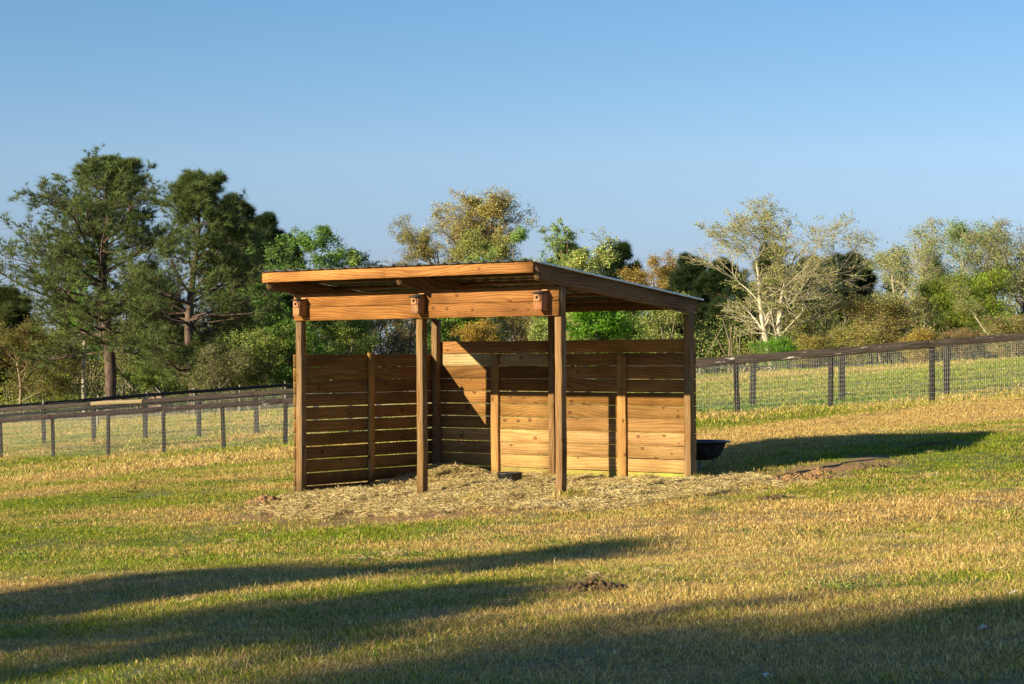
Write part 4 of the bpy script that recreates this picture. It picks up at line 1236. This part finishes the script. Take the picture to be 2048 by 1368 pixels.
leafy(40, 126, 640, 190, 'brownish olive tree at the far left behind the fences', 34, (0.199, 0.184, 0.054), leafn=9000, leaf=.08, fork=.1, m=(16, 8, 6, 3), bark=BARK_TAN)
leafy(105, 132, 655, 150, 'yellow green bushy tree left of the pale trunked tree', 35, (0.307, 0.337, 0.068), leafn=8000, leaf=.08, fork=.08, m=(16, 8, 5, 3), col2=(.13, .16, .03))
leafy(275, 138, 640, 170, 'light olive tree seen between the two tall pine trunks', 36, (0.261, 0.307, 0.092), leafn=10000, leaf=.085, fork=.1, m=(16, 8, 5, 3))
leafy(322, 122, 690, 120, 'low yellow green tree left of the second pine trunk', 37, (0.230, 0.307, 0.077), leafn=7000, leaf=.08, fork=.08, m=(14, 7, 5, 3))
leafy(440, 108, 690, 130, 'greyish twiggy tree right of the second pine trunk', 38, (0.215, 0.230, 0.092), leafn=4500, leaf=.07, fork=.06, m=(16, 8, 6, 3), bark=BARK_GREY)
leafy(520, 109, 655, 110, 'bright yellow green young tree left of the shelter', 39, (.24, .30, .07), leafn=4500, leaf=.08, fork=.08, m=(14, 7, 5, 3))
leafy(574, 110, 640, 100, 'mid green tree close against the left shelter post', 40, (.11, .20, .035), leafn=6500, leaf=.09, fork=.06, m=(14, 7, 5, 3))
# --- seen through the shelter
leafy(645, 126, 610, 110, 'leaning grey trunked tree seen through the left bay of the shelter', 41, (0.199, 0.291, 0.068), leafn=7000, leaf=.085, fork=.25, m=(12, 7, 5, 3), lean=(.9, 0), r0=.14)
leafy(700, 122, 625, 100, 'light green tree seen through the left bay between the front posts', 42, (0.291, 0.368, 0.092), leafn=7500, leaf=.08, fork=.1, m=(14, 7, 5, 3))
leafy(765, 128, 610, 120, 'bare grey brown brushy tree seen through the left bay', 43, (0.230, 0.184, 0.092), leafn=2500, leaf=.06, fork=.05, m=(18, 9, 6, 3), bark=BARK_TAN)
leafy(822, 120, 600, 70, 'dark thin trunk with few leaves beside the middle post', 44, (0.153, 0.153, 0.068), leafn=2500, leaf=.06, fork=.35, m=(10, 7, 5, 3), bark=BARK_PINE)
leafy(905, 118, 600, 110, 'fresh green tree seen above the back wall right of the rear corner post', 45, (0.215, 0.353, 0.061), leafn=8000, leaf=.08, fork=.08, m=(14, 7, 5, 3))
leafy(960, 112, 640, 90, 'amber flowering bush above the lit corner of the back wall', 46, (0.460, 0.307, 0.054), name='shrub', cat='shrub', leafn=6000, leaf=.06, fork=.02, m=(18, 7, 5, 3), bark=BARK_TAN)
leafy(1030, 120, 600, 130, 'olive twiggy tree seen above the back wall left of the right front post', 47, (0.245, 0.230, 0.068), leafn=6000, leaf=.065, fork=.05, m=(18, 8, 6, 3), bark=BARK_TAN)
leafy(1088, 112, 600, 60, 'pale green sapling just left of the right front post', 48, (0.353, 0.430, 0.123), leafn=4500, leaf=.07, fork=.08, m=(12, 7, 5, 3))
leafy(1190, 98, 600, 115, 'vivid green tree seen under the roof right of the right front post', 49, (.13, .30, .025), leafn=9500, leaf=.085, fork=.06, m=(16, 8, 5, 3))
leafy(1275, 108, 595, 100, 'mid green tree seen under the low end of the roof', 50, (0.131, 0.215, 0.046), leafn=8000, leaf=.08, fork=.06, m=(14, 7, 5, 3))
leafy(1335, 102, 585, 90, 'pale yellow green tree against the right rear post', 51, (0.337, 0.384, 0.116), leafn=4500, leaf=.075, fork=.1, m=(12, 7, 5, 3))
# --- above the roof
leafy(975, 150, 383, 165, 'tall golden brown budding tree, highest point above the middle of the roof', 61, (0.472, 0.413, 0.142), leafn=22000, leaf=.075, fork=.25, m=(18, 10, 7, 3), bark=BARK_TAN, ang=.6, up=.1, peak=0.72)
leafy(882, 152, 436, 200, 'rounded brown budding tree left of the tall golden one above the roof', 62, (0.389, 0.366, 0.142), leafn=26000, leaf=.075, fork=.1, m=(20, 9, 7, 3), bark=BARK_TAN, col2=(.24, .22, .08), peak=0.7)
leafy(1030, 138, 458, 170, 'light green leafy tree right of the tall golden one above the roof', 63, (0.261, 0.414, 0.107), leafn=14000, leaf=.09, fork=.15, m=(15, 8, 6, 3), peak=0.72)
leafy(935, 144, 462, 190, 'yellow green tree filling in below the two brown crowns', 64, (0.353, 0.384, 0.107), leafn=14000, leaf=.085, fork=.1, m=(15, 8, 6, 3), peak=0.7)
leafy(803, 170, 522, 36, 'tiny brown treetop just above the left part of the roof', 65, (0.307, 0.215, 0.092), leafn=1500, leaf=.07, fork=.3, m=(12, 7, 5, 3), bark=BARK_TAN)
leafy(1138, 120, 442, 86, 'thin sparse tree with pale green leaf clumps over the roof ridge', 66, (0.261, 0.384, 0.092), leafn=2600, leaf=.085, fork=.35, m=(9, 6, 5, 3), up=.12, ang=.5, bark=BARK_TAN, clump=.08, peak=0.75)
leafy(1208, 122, 458, 84, 'nearly bare thin tree right of the sparse green one', 67, (0.307, 0.384, 0.123), leafn=1700, leaf=.08, fork=.3, m=(10, 7, 5, 3), up=.14, ang=.5, bark=BARK_GREY, peak=0.75)
leafy(1172, 116, 498, 110, 'soft yellow green tree right above the sloping roof edge', 68, (0.506, 0.552, 0.169), leafn=8000, leaf=.08, fork=.1, m=(15, 8, 6, 3), up=.1, peak=0.7)
pine(1145, 160, 490, 130, 'dark pine behind the two thin trees over the roof', 169, low=.15, dens=1.1, col=DARKC, tuft=.48)
pine(1236, 150, 488, 120, 'dark pine left of the round brown tree', 170, low=.1, dens=1.1, col=DARKC, tuft=.48)
leafy(1304, 146, 507, 125, 'round golden brown bare crowned tree between dark pines', 71, (0.448, 0.330, 0.088), leafn=13000, leaf=.07, fork=.08, m=(22, 9, 6, 3), bark=BARK_TAN, peak=0.72)
pine(1378, 140, 512, 130, 'dark pine right of the round brown tree', 72, low=.06, dens=1.3, col=(.036, .056, .022), tuft=.46)
pine(1345, 150, 535, 80, 'lower dark pine tucked behind the right end of the roof', 88, low=.06, dens=1.2, col=(.036, .056, .022), tuft=.46)
pine(1450, 138, 520, 140, 'broad dark pine left of the white trunked tree', 73, low=.05, dens=1.3, col=DARKC, tuft=.46)
pine(1545, 150, 488, 110, 'dark pine behind the middle of the white trunked tree', 74, low=.08, dens=1.2, col=(.04, .055, .022), tuft=.46)
pine(1622, 144, 515, 100, 'dark pine showing through the right side of the white trunked tree', 89, low=.05, dens=1.2, col=DARKC, tuft=.46)
pine(1702, 130, 508, 165, 'dark dense pine standing clear right of the white trunked tree', 75, low=.05, dens=1.5, col=(.032, .056, .02), tuft=.44)
# --- white trunked tree and right side
leafy(1545, 88, 396, 330, 'large sparse tree with two white trunks and small pale leaves, right of the shelter', 81, (.30, .38, .115), name='birch_tree', bark=BARK_WHITE, stems=2, split=.20, leafn=12500, leaf=.060, fork=.22, m=(11, 8, 6, 4), up=.06, ang=.75, bare=.35, clump=.07, r0=.115, col2=(.34, .34, .09), peak=0.55)
leafy(1625, 90, 605, 150, 'small pale leaved tree beside the right white trunk', 83, (0.414, 0.430, 0.146), leafn=6500, leaf=.055, fork=.1, m=(14, 7, 5, 3), bark=BARK_WHITE)
leafy(1550, 84, 672, 90, 'vivid green fern like bush at the foot of the white trunks', 84, (0.153, 0.378, 0.024), name='shrub', cat='shrub', leafn=5000, leaf=.05, fork=.02, m=(20, 6, 4, 2), xy=None)
leafy(1625, 86, 670, 100, 'amber and olive bush right of the vivid green one', 85, (0.496, 0.448, 0.083), name='shrub', cat='shrub', leafn=5000, leaf=.045, fork=.02, m=(20, 7, 5, 3), bark=BARK_TAN, col2=(.19, .19, .05))
leafy(1760, 88, 590, 150, 'golden brown twiggy bush rising right of the dark pine', 86, (0.543, 0.484, 0.153), name='shrub', cat='shrub', leafn=8000, leaf=.045, fork=.02, m=(26, 8, 6, 3), bark=BARK_TAN, up=.08)
leafy(1705, 86, 650, 90, 'low yellow brown bush behind the fence, left of the taller brown bush', 87, (.42, .42, .11), name='shrub', cat='shrub', leafn=6000, leaf=.045, fork=.02, m=(22, 7, 5, 3), bark=BARK_TAN)
leafy(1838, 84, 655, 70, 'orange yellow flowering bush behind the right fence', 90, (.44, .34, .07), name='shrub', cat='shrub', leafn=5500, leaf=.045, fork=.02, m=(22, 7, 4, 2), bark=BARK_TAN)
leafy(1792, 104, 492, 85, 'slim pale green tree, first of the tall row at the right', 91, (.32, .37, .13), leafn=4000, leaf=.06, fork=.2, m=(13, 8, 6, 3), up=.1, ang=.55, bark=BARK_WHITE, peak=0.6)
leafy(1850, 96, 440, 150, 'tall pale trunked tree with a fine leafed crown above the orange bush', 92, (.30, .36, .12), leafn=7500, leaf=.055, fork=.3, m=(16, 9, 6, 3), up=.1, ang=.6, bark=BARK_WHITE, r0=.11, peak=0.6)
leafy(1925, 100, 440, 125, 'tall green topped tree in the middle of the right row', 93, (.20, .33, .11), leafn=5500, leaf=.06, fork=.3, m=(14, 9, 6, 3), up=.12, ang=.55, bark=BARK_WHITE, r0=.10, peak=0.6)
leafy(1980, 98, 442, 115, 'tall open tree right of the green topped one', 94, (.30, .35, .13), leafn=4000, leaf=.055, fork=.35, m=(13, 8, 6, 3), up=.12, ang=.5, bark=BARK_WHITE, r0=.10, peak=0.6)
leafy(2045, 94, 452, 140, 'tall tree cut off by the right edge of the picture', 95, (.28, .32, .12), leafn=5000, leaf=.055, fork=.25, m=(14, 8, 6, 3), up=.1, ang=.55, bark=BARK_GREY, r0=.11, peak=0.6)
leafy(1900, 92, 550, 120, 'dark yellow green tree low in the right row', 96, (0.245, 0.337, 0.046), leafn=10000, leaf=.055, fork=.1, m=(18, 8, 6, 3), bark=BARK_TAN)
leafy(1985, 90, 540, 140, 'bright yellow green tree behind the leaning white trunk', 97, (0.276, 0.384, 0.046), leafn=11000, leaf=.055, fork=.1, m=(18, 8, 6, 3), bark=BARK_TAN)
leafy(1875, 110, 520, 90, 'dark green tree deep behind the tall pale trunked one', 98, (0.077, 0.138, 0.039), leafn=9000, leaf=.08, fork=.1, m=(16, 8, 6, 2))
leafy(1925, 84, 655, 110, 'brown leafless brush left of the leaning white trunk', 99, (.32, .34, .12), name='shrub', cat='shrub', leafn=1800, leaf=.04, fork=.02, m=(30, 8, 6, 3), bark=BARK_TAN)
leafy(2030, 82, 630, 120, 'olive brown brush at the right edge behind the fence', 100, (.30, .36, .09), name='shrub', cat='shrub', leafn=4500, leaf=.045, fork=.02, m=(28, 8, 6, 3), bark=BARK_TAN)
leafy(2014, 84, 560, 60, 'white trunk leaning left over the brush at the right edge', 101, (0.261, 0.307, 0.077), name='birch_tree', bark=BARK_WHITE, leafn=1200, leaf=.05, fork=.55, m=(6, 5, 4, 2), lean=(-1.9, 0), r0=.08)

# --- trees standing left of the camera, outside the picture; they throw the long bands of shade
def shade_tree(tipx, tipy, dist, width, label, seed, low=.15, dens=1.2, prof=None, tuft=.5):
    H = dist * .343
    d = np.array([2.724, 1.747]); d /= np.linalg.norm(d)
    x, y = tipx - d[0] * dist, tipy - d[1] * dist
    dz = gz(tipx, tipy) - gz(x, y)
    pine(0, 20, 0, width, label, seed, low=low, dens=dens, xy=(x, y), H=H + dz, col=DARKC, tuft=tuft, profile=prof, group='trees left of the camera', nn=22)
full = lambda h: np.interp(h, [0, .4, .8, .93, 1.0], [1.0, 1.0, .8, .5, .12])
shade_tree(2.0, 20.9, 36, 1.95, 'slim pine left of the camera throwing the upper band of shade', 201, prof=full, dens=1.0)
shade_tree(.3, 16.6, 33, 2.7, 'slim pine left of the camera throwing the middle band of shade', 202, prof=full, dens=1.0)
shade_tree(11.3, 16.1, 50, 4.1, 'broad pine left of the camera throwing the deep shade at lower right', 203, prof=lambda h: np.interp(h, [0, .5, .75, .9, 1.0], [1.0, 1.0, .76, .4, .08]), dens=2.7, tuft=.7)

# --- the wood behind everything: too many stems to count
def wood_mass(name, label, n, x0, x1, y0, y1, h0, h1, cols, seed, per=520, size=.13):
    g = np.random.default_rng(seed)
    cx = g.uniform(x0, x1, n); cy = g.uniform(y0, y1, n)
    cz = hsmooth(cx, cy)
    VV_ = []; CC = []; tv = []
    for i in range(n):
        Hh = g.uniform(h0, h1); rr = g.uniform(1.4, 3.2)
        k = int(per * g.uniform(.7, 1.3))
        dd = norm(g.normal(0, 1, (k, 3))); rad = g.random((k, 1)) ** .45
        lob = 1 + .28 * np.sin(dd[:, :1] * 5 + i) * np.cos(dd[:, 1:2] * 4 + i * 2) + .2 * np.sin(dd[:, 2:3] * 7 + i)
        pp = dd * rad * lob * np.array([rr, rr, Hh * .5]) + np.array([cx[i], cy[i], cz[i] + Hh * .5])
        col = np.array(cols[g.integers(0, len(cols))]) * g.uniform(.75, 1.2)
        V_, q, c = leaf_quads(g, pp, size, col, .35)
        VV_.append(V_); CC.append(c)
        tv.append((cx[i], cy[i], cz[i], Hh))
    V_ = np.concatenate(VV_)
    o = link(name, np_mesh(name, V_, [np.arange(len(V_)).reshape(-1, 4)], FOL, False, {'col': ('POINT', 'FLOAT_COLOR', np.concatenate(CC))}))
    tag(o, label, 'wood', None, 'stuff')
    # their stems
    g2 = np.random.default_rng(seed + 1)
    T_ = np.array(tv); st = []
    for j in range(3):
        b = T_[:, :3] + np.stack([g2.normal(0, .7, n), g2.normal(0, .7, n), np.zeros(n)], 1)
        d_ = norm(np.stack([g2.normal(0, .22, n), g2.normal(0, .22, n), np.ones(n)], 1))
        st.append(grow(g2, b, d_, T_[:, 3] * .95, 7, .07, .02))
    st = np.concatenate(st)
    V2, Q2 = tubes(st, taper(np.full(len(st), .085), 7, .3), 5)
    s = link(name + '_stems', np_mesh(name + '_stems', V2, [Q2], BARK_GREY, True))
    tag(s, label + ', bare stems', 'wood', None, 'stuff')
G_ = [(.09, .15, .03), (.20, .26, .05), (.25, .25, .07), (.06, .10, .028), (.28, .30, .07), (.17, .14, .06)]
wood_mass('woodland', 'mixed woodland mass behind the left fences', 100, -50, 0, 150, 178, 6.0, 10.0, G_, 901, 900, .10)
wood_mass('woodland', 'mixed woodland mass behind and right of the shelter', 80, 0, 52, 150, 180, 4.5, 7.0, G_, 902, 900, .10)
wood_mass('undergrowth', 'brown and green undergrowth along the foot of the left trees', 90, -42, 2, 126, 146, 1.2, 2.6, [(.22, .19, .07), (.30, .32, .08), (.18, .24, .05), (.38, .44, .09)], 903, 500, .06)
wood_mass('undergrowth', 'brown brush along the foot of the right trees', 70, 8, 34, 88, 104, 1.4, 3.4, [(.30, .28, .09), (.34, .34, .10), (.16, .20, .06), (.24, .33, .07)], 904, 700, .045)
